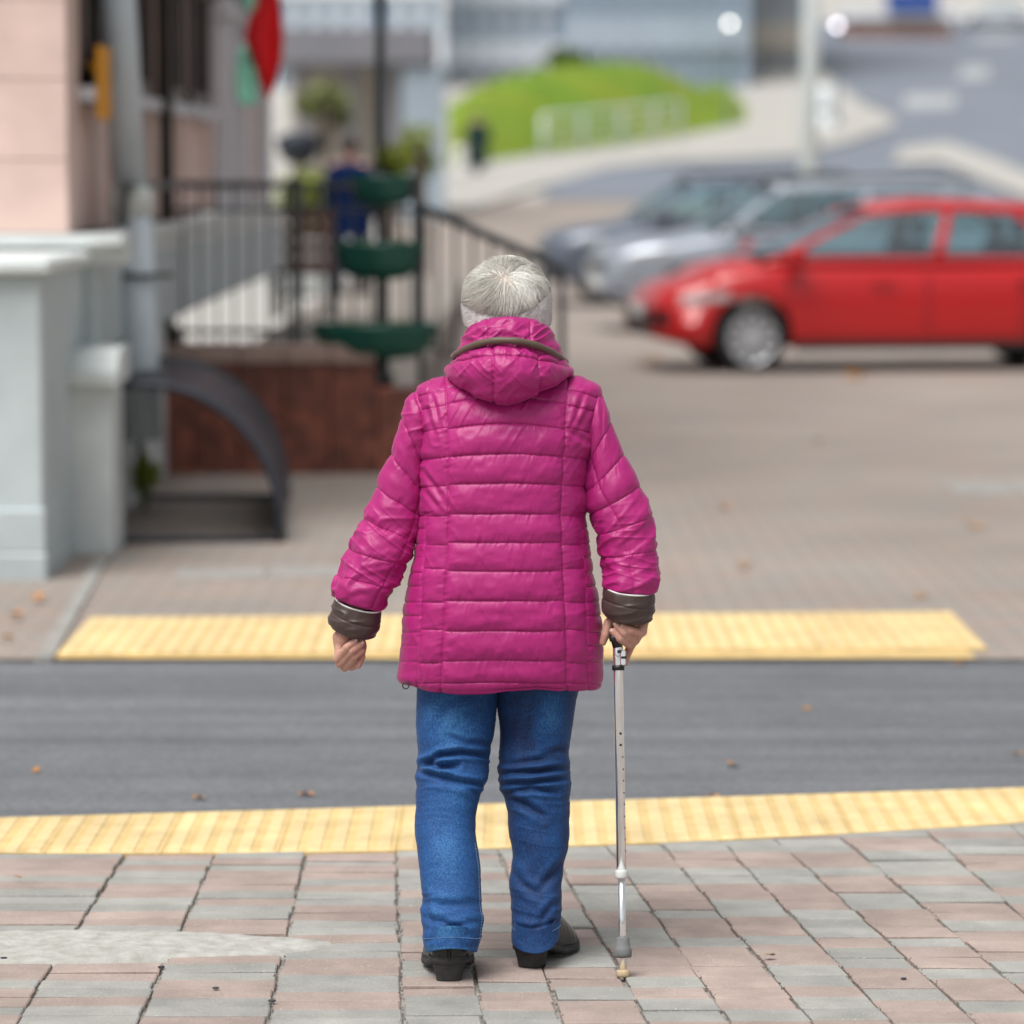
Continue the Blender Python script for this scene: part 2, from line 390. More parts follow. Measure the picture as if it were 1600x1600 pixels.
for li, (ja, jb, rh) in enumerate(lanes):
    y = -3.6 + r.uniform(0, rh); colr = r.random() < 0.5; run = 0
    jig = 0.004
    while y < 2.6:
        y2 = y + rh + r.uniform(-0.003, 0.003)
        jg = 0.004 if li < 14 else 0.003                # open joint between lanes
        c4 = [[ja[0]*y+ja[1]+jg*0.5, y], [jb[0]*y+jb[1]-jg*0.5, y], [jb[0]*y2+jb[1]-jg*0.5, y2], [ja[0]*y2+ja[1]+jg*0.5, y2]]
        dx = r.gauss(0, 0.0022)
        for p in c4: p[0] += dx
        xm = sum(p[0] for p in c4)/4; ym = (y+y2)/2
        lim = [near_in(cl(p[0])) - 0.004 for p in c4]
        run += 1
        if run >= (2 if r.random() < 0.8 else 1): colr = not colr; run = 0
        this = colr if r.random() > 0.12 else not colr
        y0 = y; y = y2
        if min(c4[0][1]-lim[0], c4[1][1]-lim[1]) > -0.02: break
        for p, l in zip(c4, lim): p[1] = min(p[1], l)
        if in_patch(xm, ym, 0.9): continue
        z = r.gauss(0, 0.0016); tilt = (r.gauss(0, 0.007), r.gauss(0, 0.010))
        bricks.append((xm, ym, this, c4, z, tilt))
bx = np.array([[b[0], b[1], 0] for b in bricks]); bpx, bpy_ = proj(bx)
vis = [(bpx[i] > -95 and bpx[i] < 1680 and bpy_[i] < 1612) for i in range(len(bricks))]
order = sorted([i for i in range(len(bricks)) if vis[i]], key=lambda i: -bpy_[i])
chosen = set(order[:300]); rest = {True: MB(), False: MB()}
for i, b in enumerate(bricks):
    vs, fs = brick_geo(b[3], b[4], b[5])
    if i in chosen:
        me = bpy.data.meshes.new('brick'); me.from_pydata([tuple(v) for v in vs], [], fs); me.update()
        link('brick', me, M['pv_red'] if b[2] else M['pv_grey'], pav)
    else: rest[b[2]].add(vs, fs)
for k in (True, False):
    me = bpy.data.meshes.new('brick_field'); me.from_pydata(rest[k].v, [], rest[k].f); me.update()
    tag(link('brick_field', me, M['pv_red'] if k else M['pv_grey'], pav), kind='stuff')
# grit and crumbs washed into the open joints
gb = MB(); rj = random.Random(8)
for (ja, jb, rh) in lanes[6:]:
    for k in range(110):
        y = rj.uniform(-1.2, 1.2); x = jb[0]*y + jb[1] + rj.gauss(0, 0.0035)
        if abs(x) > 1.8 or in_patch(x, y) or y > near_in(cl(x)): continue
        s = rj.uniform(.0008, .0026) * (2.0 if rj.random() < .05 else 1)
        gb.add([(x-s, y-s, -.002), (x+s, y-s*.6, -.002), (x+s*.2, y+s, -.002), (x, y, s*1.1)], [(0,1,3),(1,2,3),(2,0,3)])
me = bpy.data.meshes.new('joint_grit'); me.from_pydata([tuple(v) for v in gb.v], [], gb.f); me.update()
M['grit'] = mat('joint_grit', (0.13,0.115,0.10), 0.9)
tag(link('joint_grit', me, M['grit'], pav), kind='stuff')
# ---- cement patch in the bricks
na, nr = 96, 14; P = []
for j in range(nr+1):
    row = []
    for i in range(na):
        a = 2*math.pi*i/na; f = (j/nr) * patch_r(a); x = PATCH_C[0]+PA*f*math.cos(a); yy = PATCH_C[1]+PB*f*math.sin(a)
        zz = 0.0045 + 0.005*float(fbm(x*22, yy*22, 3)) + 0.004*float(vn(x*60, yy*60, 5))
        if j == nr: zz = -0.03
        if j == nr-1: zz *= 0.4
        row.append((x, yy, zz))
    P.append(row)
o = link('cement_patch', grid_mesh('cement_patch', P), M['patch'], None, True)
if o.data.polygons[200].normal.z < 0: o.data.flip_normals()
tag(o, 'pale rough cement patch filling a gap in the brick paving', 'patch')

# ---- yellow tactile tiles: near strip along the kerb, far strip across the road
def tactile(name, parent, cx0, cx1, fin, fout, nrib, z=0.0):
    b = MB(); g = 0.0008
    def pt(x, t, zz): return (x, fin(x) + 0.004 + (fout(x)-fin(x)-0.008)*t, zz)
    n = 6
    top = [pt(cx0+g+(cx1-cx0-2*g)*i/n, 0, z) for i in range(n+1)] + [pt(cx1-g-(cx1-cx0-2*g)*i/n, 1, z) for i in range(n+1)]
    k = len(top); low = [(p[0], p[1], z-0.07) for p in top]
    b.add(top + low, [tuple(range(k))] + [((i+1)%k, i, k+i, k+(i+1)%k) for i in range(k)])
    o = b.build(name, M['yellow'], parent)
    w = (cx1-cx0)/nrib; q = MB()
    for j in range(nrib):
        a0 = cx0 + w*(j+0.16); a1 = cx0 + w*(j+0.84); s = 0.10*w
        for t0, t1 in ((0.02, 0.98),):
            vs = [pt(a0,t0,z-0.002), pt(a1,t0,z-0.002), pt(a1,t1,z-0.002), pt(a0,t1,z-0.002),
                  pt(a0+s,t0+0.012,z+0.0035), pt(a1-s,t0+0.012,z+0.0035), pt(a1-s,t1-0.012,z+0.0035), pt(a0+s,t1-0.012,z+0.0035)]
            q.add(vs, [(4,5,6,7),(0,1,5,4),(1,2,6,5),(2,3,7,6),(3,0,4,7)])
    q.build('rib', M['yellow_rib'], o)
    return o
def clampf(f): return lambda x: f(cl(x))
ts = strip_mesh('tactile_strip', [[(x, near_in(cl(x)), 0) for x in np.linspace(-6,6,49)], [(x, near_out(cl(x)), 0) for x in np.linspace(-6,6,49)]], M['yellow'], z=-0.012)
x = -3.0
while x < 3.0:
    tactile('tactile_tile', ts, x, x+0.30, clampf(near_in), clampf(near_out), 5); x += 0.30
ts2 = strip_mesh('tactile_strip', [[(x, FARK0-0.01, 0) for x in (-1.62, 1.66)], [(x, FARK1-.2, 0) for x in (-1.62, 1.66)]], M['yellow'], z=0.004)
xa = gnd(82,1033).x; xb = gnd(1545,1020).x; n = 11
for k in range(n):
    f0 = lambda x: FARK0 + 0.02 + 0.055*(x-xa)
    f1 = lambda x: FARK1 + 0.055*(x-xa) - 0.02
    tactile('tactile_tile', ts2, xa + (xb-xa)*k/n, xa + (xb-xa)*(k+1)/n, f0, f1, 5, z=0.012)
# paler bands of grey pavers let into the plaza
def band(px0, py0, px1, py1, w, name='pale_paver_band'):
    a = gnd(px0,py0); c = gnd(px1,py1); b = MB(); n = max(1, int((c.x-a.x)/0.3))
    o = None
    for i in range(n):
        x0 = a.x+(c.x-a.x)*i/n; x1 = a.x+(c.x-a.x)*(i+1)/n; y0 = a.y+(c.y-a.y)*i/n
        b.cbox((x0+.004, y0, -0.03), (x1-.004, y0+w, 0.008), 0.003)
    o = b.build(name, M['kerb_grey']); o['kind'] = 'structure'; return o
band(268, 905, 560, 900, 0.38); band(1492, 772, 1700, 770, 0.75)
# thin grey kerb along the side pavement
b = MB()
k0 = gnd(82,1033); k1 = gnd(196,830)
kd = (k1-k0).normalized(); kn = Vector((-kd.y, kd.x, 0))
for i in range(5):
    p = k0.lerp(k1, i/5) + kd*0.006; q = k0.lerp(k1, (i+1)/5) - kd*0.006
    b = MB(); w = 0.06
    b.prism([(p.x,p.y),(q.x,q.y),((q+kn*w).x,(q+kn*w).y),((p+kn*w).x,(p+kn*w).y)], -0.03, 0.014)
    if i == 0: kerb = b.build('kerb', M['kerb_grey']); kerb['kind'] = 'structure'
    else: b.build('kerb_stone', M['kerb_grey'], kerb)

# ================================================================ LEFT: pink building on a pale plinth
bl = empty('pink_building', (-2.2, 9.0, 0)); tag(bl, 'pale pink plastered building on a grey-white plinth at the corner', 'building')
def lp(b, name, m, parent=bl, **k):
    o = b.build(name, m, parent, **k); o.location = -Vector(bl.location) if parent == bl else o.location
    return o
# front pier of the plinth (nearest), then the stepped pedestal, then the upper plinth with cornice
b = MB(); b.cbox((-7,7.5,-0.05),(-2.00,9.2,1.30),0.012); lp(b,'plinth_pier',M['plinth'])
b = MB(); b.cbox((-7,7.44,1.30),(-1.95,9.2,1.37),0.018); lp(b,'plinth_cap',M['plinth_w'])
b = MB(); b.cbox((-7,7.46,-0.05),(-1.985,9.2,0.115),0.01); b.cbox((-7,7.475,0.118),(-1.992,9.2,0.30),0.006); lp(b,'plinth_base',M['plinth'])
b = MB(); b.cbox((-2.1,8.5,-0.05),(-1.815,8.98,0.78),0.012); b.cbox((-2.4,8.985,-0.05),(-1.985,12.9,0.895),0.012); lp(b,'pedestal',M['plinth_w'])
b = MB(); b.prism([(8.44,0.775),(8.44,0.83),(8.50,0.86),(8.58,0.93),(9.0,0.93),(9.0,0.775)], -2.1, -1.785, axis=0); lp(b,'pedestal_cap',M['plinth_w'])
b = MB(); b.cbox((-7,9.0,0.90),(-1.93,22.6,1.36),0.01); lp(b,'upper_plinth',M['plinth'])
prof = [(0.0,1.30),(0.03,1.32),(0.05,1.36),(0.10,1.385),(0.13,1.40),(0.13,1.445),(-0.3,1.445),(-0.3,1.30)]
b = MB(); b.prism([(9.0-p,z) for p,z in prof], -7, -1.80, axis=1-1, M=None); lp(b,'cornice',M['plinth_w'])
b = MB(); b.prism([(-1.93+p*.3,z) for p,z in prof], 9.304, 22.6, axis=1); lp(b,'cornice',M['plinth_w'])
b = MB(); b.box((-7,9.08,1.44),(-2.15,22.6,7.5)); lp(b,'wall_core',M['pink'])
hs = [1.447,1.79,2.16,2.53,2.90,3.27,3.64]
for i in range(len(hs)-1):
    x1 = -2.065; off = 0.45 if i % 2 else 0.85
    while x1 > -4.6:
        x0 = x1 - off; off = 0.85
        b = MB(); b.cbox((x0+.006,9.03,hs[i]+.002),(x1-.002,9.2,hs[i+1]-.002),0.005); lp(b,'stone_block',M['pink']); x1 = x0
# side wall along the lane, with tall brown windows over a pink apron
def sidewin(y0, y1, z0, z1):
    b = MB()
    b.box((-2.12,y0,z0),(-2.04,y0+.09,z1)); b.box((-2.12,y1-.09,z0),(-2.04,y1,z1)); b.box((-2.12,y0,z1-.09),(-2.04,y1,z1)); b.box((-2.12,y0,z0),(-2.04,y1,z0+.09))
    b.box((-2.11,(y0+y1)/2-.04,z0),(-2.045,(y0+y1)/2+.04,z1)); b.box((-2.11,y0,z0+.75),(-2.048,y1,z0+.81))
    w = lp(b,'window',M['brownwin'])
    for a0,a1 in ((y0+.09,(y0+y1)/2-.04),((y0+y1)/2+.04,y1-.09)):
        for c0,c1 in ((z0+.09,z0+.75),(z0+.81,z1-.09)):
            MB().box((-2.10,a0,c0),(-2.085,a1,c1)).build('pane',M['darkglass'],w)
    b = MB(); b.cbox((-2.10,y0-.06,z0-.07),(-1.99,y1+.06,z0),0.008); b.build('sill',M['sillwhite'],w)
wy = [(9.55,11.0),(11.35,12.9),(13.3,14.9),(15.3,16.9)]
for y0,y1 in wy: sidewin(y0,y1,2.14,4.4)
b = MB(); edges = [9.21]+[v for w in wy for v in w]+[22.5]
for i in range(0,len(edges),2): b.cbox((-2.16,edges[i],1.447),(-2.07,edges[i+1],5.2),0.006)
lp(b,'side_wall',M['pink'])
for y0,y1 in wy:
    b = MB(); b.cbox((-2.14,y0+.003,1.447),(-2.09,y1-.003,2.068),0.005); lp(b,'apron_panel',M['pink'])
for y in (17.3, 18.9, 21.4):
    b = MB(); b.cbox((-2.10,y,1.447),(-1.955,y+.42,2.78),0.01); b.cbox((-2.10,y-.04,2.78),(-1.93,y+.46,2.92),0.015); lp(b,'pilaster',M['sillwhite'])
b = MB(); b.prism([(17.0,2.9),(22.3,2.9),(22.3,5.0),(17.0,5.0)],-2.13,-2.02,axis=0); lp(b,'upper_panel',M['brownwin'])
b = MB(); b.cbox((-1.99,9.55,1.985),(-1.965,10.0,2.335),0.006); b.box((-2.08,9.72,2.1),(-1.988,9.76,2.14)); b.box((-2.08,9.72,2.22),(-1.988,9.76,2.26))
tag(b.build('wall_sign',M['orange']), 'blank amber orange sign plate on the building side wall', 'sign')

# ---- zinc downpipe, leaning, with a pale collar
dp = empty('downpipe', at(222,690,10.2)); tag(dp,'grey zinc downpipe with a pale collar beside the pink building','downpipe')
def rel(o, pts): return [Vector(p)-Vector(o.location) for p in pts]
pts = [at(222,688,10.2), at(216,560,10.2), at(205,312,10.2), at(184,0,10.2), at(176,-120,10.2)]
MB().tube(rel(dp,pts[:3]),0.100,20).build('pipe',M['pipe'],dp,True)
MB().tube(rel(dp,pts[2:]),0.088,20).build('pipe',M['pipe'],dp,True)
c = at(205,312,10.2)-dp.location
MB().lathe([(0.09,-.09),(0.108,-.07),(0.112,.0),(0.105,.05),(0.092,.06)],20,Matrix.Translation(c)).build('collar',M['pipe_w'],dp,True)
b = MB(); cc = at(210,430,10.2)-dp.location
b.tube([cc+Vector((0.115*math.cos(a),0.115*math.sin(a),0)) for a in np.linspace(0,2*math.pi,21)],0.012,6); b.tube([cc+Vector((-.115,0,0)),cc+Vector((-.27,0.02,0)),cc+Vector((-.27,.02,-.18)),cc+Vector((-.11,0,-.27))],0.016,6); b.tube([cc+Vector((.11,0,0)),cc+Vector((.19,0.02,0))],0.014,6)
b.build('bracket',M['brownpole'],dp)

# ---- low red granite wall, coping, railing
WY = 12.9                                # front face
gw = empty('granite_wall', (at(245,740,WY).x, WY, 0)); tag(gw,'low polished red granite wall with a stone coping under the railing','wall')
x0 = at(232,740,WY).x; xm = at(588,740,WY).x; x1 = at(672,740,WY).x
def gb(b,name,m,**k): o = b.build(name,m,gw,**k); o.location = -Vector(gw.location); return o
n = 5
for i in range(n):
    a = x0+(xm-x0)*i/n; c = x0+(xm-x0)*(i+1)/n
    gb(MB().cbox((a+.002,WY,-.05),(c-.002,WY+.25,0.635),0.004),'granite_slab',M['granite'])
    gb(MB().cbox((a+.002,WY-.03,0.636),(c-.002,WY+.28,0.745),0.010),'coping_stone',M['coping'])
gb(MB().cbox((xm+.003,WY,-.05),(x1,WY+.32,0.50),0.006),'end_pier',M['granite'])
# terrace behind it and the steps down on its right
te = MB(); te.box((-2.0,WY+.24,-.05),(-0.60,38,0.40)); te = te.build('terrace',M['terrace']); te['kind']='structure'
for i in range(3):
    s = MB().cbox((-0.60+.24*i,WY+.33,-.05),(-0.60+.24*(i+1),WY+3.4,0.30-.10*i),0.008).build('step',M['step'],te)
rl = empty('railing',(x0,WY+.12,0.745)); tag(rl,'black steel railing with upright bars on the granite wall','railing')
def rb(b,name,m=M['blacksteel'],**k): o = b.build(name,m,rl,**k); o.location = -Vector(rl.location); return o
yr = WY+.13; xe = at(650,300,WY+.1).x; xr0 = at(268,300,WY+.1).x
rb(MB().box((xr0,yr-.028,1.635),(xe,yr+.028,1.675)),'top_rail'); rb(MB().box((xr0,yr-.014,0.80),(xe,yr+.014,0.828)),'bottom_rail')
rb(MB().box((xr0,yr-.012,1.50),(xe,yr+.012,1.522)),'middle_rail')
x = xr0+.06; me = None
while x < xe-.02:
    if me is None: q = MB().box((-.007,-.007,0.745),(.007,.007,1.64)).build('baluster',M['blacksteel'],rl); me = q.data
    else: q = link('baluster',me,None,rl)
    q.location = Vector((x,yr,0))-Vector(rl.location); x += 0.098
for xx in (xe, (xr0+xe)/2): rb(MB().box((xx-.022,yr-.024,0.745),(xx+.022,yr+.024,1.70)),'post')
# short return along the building
rb(MB().box((-1.90,9.7,1.64),(-1.86,yr,1.68)),'top_rail'); rb(MB().box((-1.90,9.68,1.46),(-1.86,9.72,1.64)),'post')
# stair rail going down to the right
sr = empty('stair_railing',(xe+.03,yr,0.4)); tag(sr,'black stair handrail sloping down from the railing end','railing')
def sb(b,name,**k): o = b.build(name,M['blacksteel'],sr,**k); o.location = -Vector(sr.location); return o
ra = at(655,322,WY+.15); rb2 = at(880,420,WY+.15)
sb(MB().tube([ra,rb2],0.027,8),'handrail'); lo = Vector((0,0,-.78)); sb(MB().tube([ra+lo,rb2+lo],0.012,6),'bottom_rail')
n = 8
for i in range(1,n): 
    p = ra.lerp(rb2,i/n); sb(MB().box((p.x-.009,p.y-.009,p.z-.79),(p.x+.009,p.y+.009,p.z)),'baluster')
for t in (0.01,0.99):
    p = ra.lerp(rb2,t); gz = 0.4 if t < .5 else 0.1
    sb(MB().box((p.x-.02,p.y-.02,gz-.12),(p.x+.02,p.y+.02,p.z+.02)),'post')
# ---- brown post at the corner
b = MB(); p = at(262,535,WY-.0); bp_ = empty('brown_post',(p.x,WY+.06,0.745)); tag(bp_,'dark brown square post rising from the granite wall','post')
MB().box((-.042,-.042,0),(.036,.042,3.4)).build('shaft',M['brownpole'],bp_); MB().cbox((-.075,-.07,0),(.07,.07,.10),.01).build('base',M['brownpole'],bp_)
MB().box((-.10,-.02,.50),(-.04,.02,.57)).build('bracket',M['brownpole'],bp_)

# ---- flag on a slanted staff fixed to the brown post
fl = empty('flag',(p.x+.03,WY+.06,3.0)); tag(fl,'limp red flag with a green edge hanging from a staff','flag')
Fl = Vector(fl.location)
tip = at(432,-70,WY+.1)
MB().tube([Vector((0,0,-.1)),tip-Fl],0.013,8).build('staff',M['pipe_w'],fl)
M['flag_red'] = mat('flag_red',(0.68,0.005,0.010),0.7,var=0.1,vscale=9); M['flag_green'] = mat('flag_green',(0.40,0.82,0.66),0.7,var=0.1,vscale=9)
def flagpart(name,rows,m,dy,seed):
    P=[]
    for k,(py,xl,xr) in enumerate(rows):
        row=[]
        for j in range(13):
            t=j/12; px=xl+(xr-xl)*t; q=at(px,py,WY+.1+dy+0.035*math.sin(t*9+k*.35+seed)); row.append(tuple(q-Fl))
        P.append(row)
    me=grid_mesh(name,P,closed_u=False); o=link(name,me,m,fl,True); s=o.modifiers.new('t','SOLIDIFY'); s.thickness=0.004; return o
flagpart('red_field',[(-70,405,432),(-30,402,434),(0,398,437),(30,388,441),(58,382,443),(90,392,441),(120,403,434),(148,414,424),(155,417,420)],M['flag_red'],0,0)
flagpart('green_edge',[(-70,380,400),(-30,376,404),(0,378,402),(15,382,398),(22,386,394)],M['flag_green'],.05,1)
flagpart('green_edge',[(70,376,392),(90,369,398),(115,366,402),(140,367,404),(160,371,402),(164,374,398)],M['flag_green'],.06,2)

# ---- lamp post with flower planters
lx = at(596,600,WY+.16).x
lpst = empty('lamp_post',(lx,WY+.16,0.50)); tag(lpst,'slender black lamp post carrying green planters by the wall end','lamp post')
MB().lathe([(.075,0),(.075,.05),(.05,.09),(.042,.25),(.032,.5),(.030,1.2),(.032,1.24),(.030,1.28),(.028,3.6)],16).build('pole',M['blacksteel'],lpst,True)
MB().tube([Vector((0,0,3.5)),Vector((0,0,3.9)),Vector((.2,0,4.1)),Vector((.42,0,4.05))],.022,10).build('arm',M['blacksteel'],lpst,True)
MB().lathe([(.02,.16),(.14,.05),(.15,0),(.0,-.02)],20,Matrix.Translation((.42,0,3.9))).build('lamp_head',M['blacksteel'],lpst,True)
def planter(px0,px1,py0,py1,dy,label,plants=0):
    a=at(px0,py0,WY+.16+dy); c=at(px1,py1,WY+.16+dy); w=(c.x-a.x)/2; h=a.z-c.z
    o=empty('planter',((a.x+c.x)/2,WY+.16+dy,c.z)); tag(o,label,'planter','green planters on the lamp post')
    prof=[(0.25,0),(.62,.06),(.84,.22),(.95,.48),(1.0,.8),(1.03,.9),(1.03,1.0),(.96,1.0),(.95,.86)]
    me_M=Matrix.Scale(0.62,4,(0,1,0))
    MB().lathe([(q*w,z*h) for q,z in prof],28,me_M).build('bowl',M['greenpot'],o,True)
    MB().lathe([(0.01,.86*h),(.94*w,.86*h),(.93*w,.90*h),(0.01,.93*h)],24,me_M).build('soil',M['soil'],o,True)
    if plants:
        pts=ellipsoid_pts((w*.3,0,h*1.0+plants*.45),(w*.75,w*.5,plants*.6),260,3,0.1); leafcloud('foliage',pts,.055,M['leaf_yg'],o,4)
    else:
        leafcloud('foliage',ellipsoid_pts((0,0,h*.98),(w*.8,w*.45,.03),70,7,0.1),.035,M['leaf_g'],o,5)
    return o
planter(545,652,274,322,.02,'topmost green bowl planter on the lamp post with yellow-green leaves',0.19)
planter(524,661,378,438,0,'middle green bowl planter on the lamp post at railing height')
planter(490,682,505,562,-.02,'lowest and widest green bowl planter on the lamp post')

# ---- curved bike rack: two tubular frames joined by a bent slatted sheet
rk = empty('bike_rack',(gnd(312,848).x,gnd(312,848).y,0),rad(2.9)); tag(rk,'dark curved metal bike rack with a tubular frame','bike rack')
RY0=0.0; RY1=2.25; W2=0.385; H=0.745
def arch(t): # t 0..1 from top of the rear post over and down to the front foot
    if t<.12: return (-W2+0.12*t/.12, H-.02+.02*math.sin(t/.12*math.pi/2))
    u=(t-.12)/.88*math.pi/2
    return (-W2+.12+(2*W2-.12)*math.sin(u)**1.0, H*math.cos(u)**0.9)
for yy in (RY0,RY1):
    MB().tube([Vector((-W2,yy,H-.02)),Vector((-W2,yy,.03)),Vector((-W2+.03,yy,.015)),Vector((W2-.02,yy,.015))],.017,8).build('frame',M['racksteel'],rk,True)
    MB().tube([Vector((arch(t)[0],yy,arch(t)[1])) for t in np.linspace(0,1,24)],.019,8).build('frame',M['racksteel'],rk,True)
for k in range(64):
    t0=k/64; t1=(k+.56)/64; (xa_,za),(xb_,zb)=arch(t0),arch(t1)
    nrm=Vector((zb-za,0,xa_-xb_)).normalized()*-.006
    b=MB(); vs=[Vector((xa_,RY0,za)),Vector((xb_,RY0,zb)),Vector((xb_,RY0,zb))+nrm,Vector((xa_,RY0,za))+nrm]
    vs+= [v+Vector((0,RY1-RY0,0)) for v in vs]
    b.add(vs,[(0,1,2,3),(7,6,5,4),(0,4,5,1),(1,5,6,2),(2,6,7,3),(3,7,4,0)]); b.build('slat',M['racksteel'],rk)
# ---- weed at the foot of the downpipe
wd=Vector((-1.875,10.55,0)); we=empty('weed',wd); tag(we,'small green weed growing below the downpipe end','plant')
leafcloud('foliage',ellipsoid_pts((0,0,.19),(.085,.07,.11),150,12,.1),.06,M['leaf_yg'],we,2)
b=MB()
for k in range(6): b.tube([Vector((0,0,0)),Vector((.05*math.cos(k),.05*math.sin(k),.20))],.004,5)
b.build('stem',M['leaf_g'],we)
# ================================================================ BACKGROUND
# ---- roads and paths on the rising ground
def drape(name, A, B, m, z, nu=40, nv=8, kind='structure'):
    def res(L, n):
        L=np.array(L,float); d=np.r_[0,np.cumsum(np.hypot(*np.diff(L,axis=0).T))]; t=np.linspace(0,d[-1],n)
        return np.stack([np.interp(t,d,L[:,0]),np.interp(t,d,L[:,1])],1)
    a=res(A,nu); b=res(B,nu); rows=[]
    for j in range(nv+1):
        rows.append([hill(*(a[i]*(1-j/nv)+b[i]*j/nv)) for i in range(nu)])
    return strip_mesh(name,rows,m,kind,z)
drape('path',[(600,345),(740,326),(850,292),(950,264),(1050,254),(1150,250),(1240,245),(1330,222),(1392,200)],
      [(600,262),(740,257),(850,240),(950,226),(1050,211),(1150,192),(1180,140),(1210,100),(1240,75)],M['path'],0.05)
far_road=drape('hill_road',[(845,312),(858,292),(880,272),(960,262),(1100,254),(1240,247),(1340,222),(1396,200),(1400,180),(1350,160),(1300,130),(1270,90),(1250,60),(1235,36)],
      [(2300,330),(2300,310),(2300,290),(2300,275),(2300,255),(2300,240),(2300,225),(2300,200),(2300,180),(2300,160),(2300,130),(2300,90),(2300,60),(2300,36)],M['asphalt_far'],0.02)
M['roadmark']=mat('road_paint',(0.36,0.37,0.38),0.8,var=.1,vscale=1)
for (x,y,w,h) in ((1520,115,46,22),(1450,160,80,22),(1555,60,60,8)):
    o=drape('road_marking',[(x-w/2,y+h/2),(x+w/2,y+h/2-2)],[(x-w/2+6,y-h/2),(x+w/2+4,y-h/2)],M['roadmark'],.035,4,2)
drape('kerb_ramp',[(1395,262),(1470,258),(1540,290),(1640,330)],[(1405,236),(1480,226),(1560,255),(1660,300)],M['path'],0.12,16,3)

# ---- grass bank with a pale guard rail
A=[(700,262),(760,255),(840,243),(920,233),(1000,222),(1080,210),(1165,194)]
T=[(700,168),(745,138),(800,120),(870,106),(940,100),(1010,104),(1050,122),(1165,168)]
A=np.array(A); T=np.array(T); P=[]
nu=50
ax=np.linspace(700,1165,nu); ay=np.interp(ax,A[:,0],A[:,1]); ty=np.interp(ax,T[:,0],T[:,1])
for j in range(15):
    t=j/14; row=[]
    for i in range(nu):
        base=hill(ax[i],ay[i]); Y=base.y+14*t; e=math.sin(t*math.pi/2)
        q=at(ax[i],ay[i]*(1-e)+ty[i]*e,Y); row.append((q.x+.1*float(vn(i*.7,j*.9,1)),q.y,q.z+.15*float(fbm(i*.5,j*.8,4))))
    P.append(row)
P.append([(p[0],p[1]+16,hillz(p[1]+16)-.1) for p in P[-1]])
ob=strip_mesh('grass_bank',P,M['grass'],'structure',.06)
tufts=[]; rr=random.Random(3)
for k in range(2600):
    i=rr.uniform(0,nu-1.01); j=rr.uniform(0,13.5); a=P[int(j)][int(i)]; c=P[int(j)+1][int(i)+1]; t=rr.random(); tufts.append((a[0]*(1-t)+c[0]*t,a[1]*(1-t)+c[1]*t,(a[2]*(1-t)+c[2]*t)+.12))
tag(leafcloud('grass',tufts,.13,M['leaf_yg'],None,6),'yellow-green grass on the bank beside the hill road','grass',kind='stuff')
gr=empty('guard_rail',hill(845,246)); tag(gr,'pale pipe guard rail in front of the grass bank','railing')
gl=Vector(gr.location)
ga=hill(848,247); gb_=hill(1062,219)
def gz(t,h): p=ga.lerp(gb_,t); return Vector((p.x,p.y,hillz(p.y)+h))-gl
for h in (1.45,0.75): MB().tube([gz(t,h) for t in np.linspace(0,1,9)],.075,8).build('rail',M['railpale'],gr,True)
for t in (0,.27,.55,.8,1): MB().tube([gz(t,0),gz(t,1.45)],.085,8).build('post',M['railpale'],gr,True)
hb=hill(905,238); hy=hb.y+15; q=at(885,100,hy)
hd=empty('hedge',(q.x,q.y,q.z-.1)); tag(hd,'dark green clipped hedge on top of the grass bank','hedge')
leafcloud('foliage',ellipsoid_pts((0,0,.3),(1.1,.6,.5),500,9,.1),.3,M['leaf_g'],hd,3)

# ---- lamp poles and globes
def pole(name,px,pyb,D,h,r,m,label,globe=None):
    p=at(px,pyb,D-8); z0=hillz(p.y); o=empty(name,(p.x,p.y,z0)); tag(o,label,'lamp post')
    MB().lathe([(r*1.9,0),(r*1.9,.25),(r*1.2,.5),(r*1.05,2),(r*.8,h)],14).build('shaft',m,o,True)
    MB().tube([Vector((0,0,h-.05)),Vector((0,0,h+.5)),Vector((.5,0,h+.8)),Vector((1.3,0,h+.85))],r*.5,8).build('arm',m,o,True)
    MB().cbox((1.2,-.15,h+.78),(1.9,.15,h+.92),.04).build('lamp_head',m,o)
    return o
M['polegrey']=mat('pole_grey',(0.46,0.49,0.48),.6,var=.05,vscale=3)
M['poledark']=mat('pole_dark',(0.14,0.18,0.22),.6,var=.1,vscale=3)
pole('street_lamp',1264,300,62,7.5,.15,M['polegrey'],'tall pale grey street lamp pole behind the parked cars')
M['globe']=mat('globe_glass',(0.9,0.88,0.82),.4,emit=(1.0,0.96,0.86),estr=5)
M['globe2']=mat('globe_glass_cool',(0.88,0.86,0.92),.4,emit=(0.96,0.90,1.0),estr=5)
def globe(px,py,D,m,label):
    q=at(px,py,D-8); z0=hillz(q.y); o=empty('globe_lamp',(q.x,q.y,z0)); tag(o,label,'lamp post')
    h=q.z-z0
    MB().lathe([(.12,0),(.12,.3),(.06,.5),(.05,h-.16),(.08,h-.14),(.08,h-.10)],12).build('shaft',M['poledark'],o,True)
    MB().lathe([(.11*math.sin(a),-.11*math.cos(a)+h) for a in np.linspace(.02,math.pi-.02,13)],18).build('globe',m,o,True)
globe(1140,37,150,M['globe'],'lit globe lamp on a thin dark pole left of the grey pole')
globe(1308,40,150,M['globe2'],'lit globe lamp on a thin pole right of the grey pole')
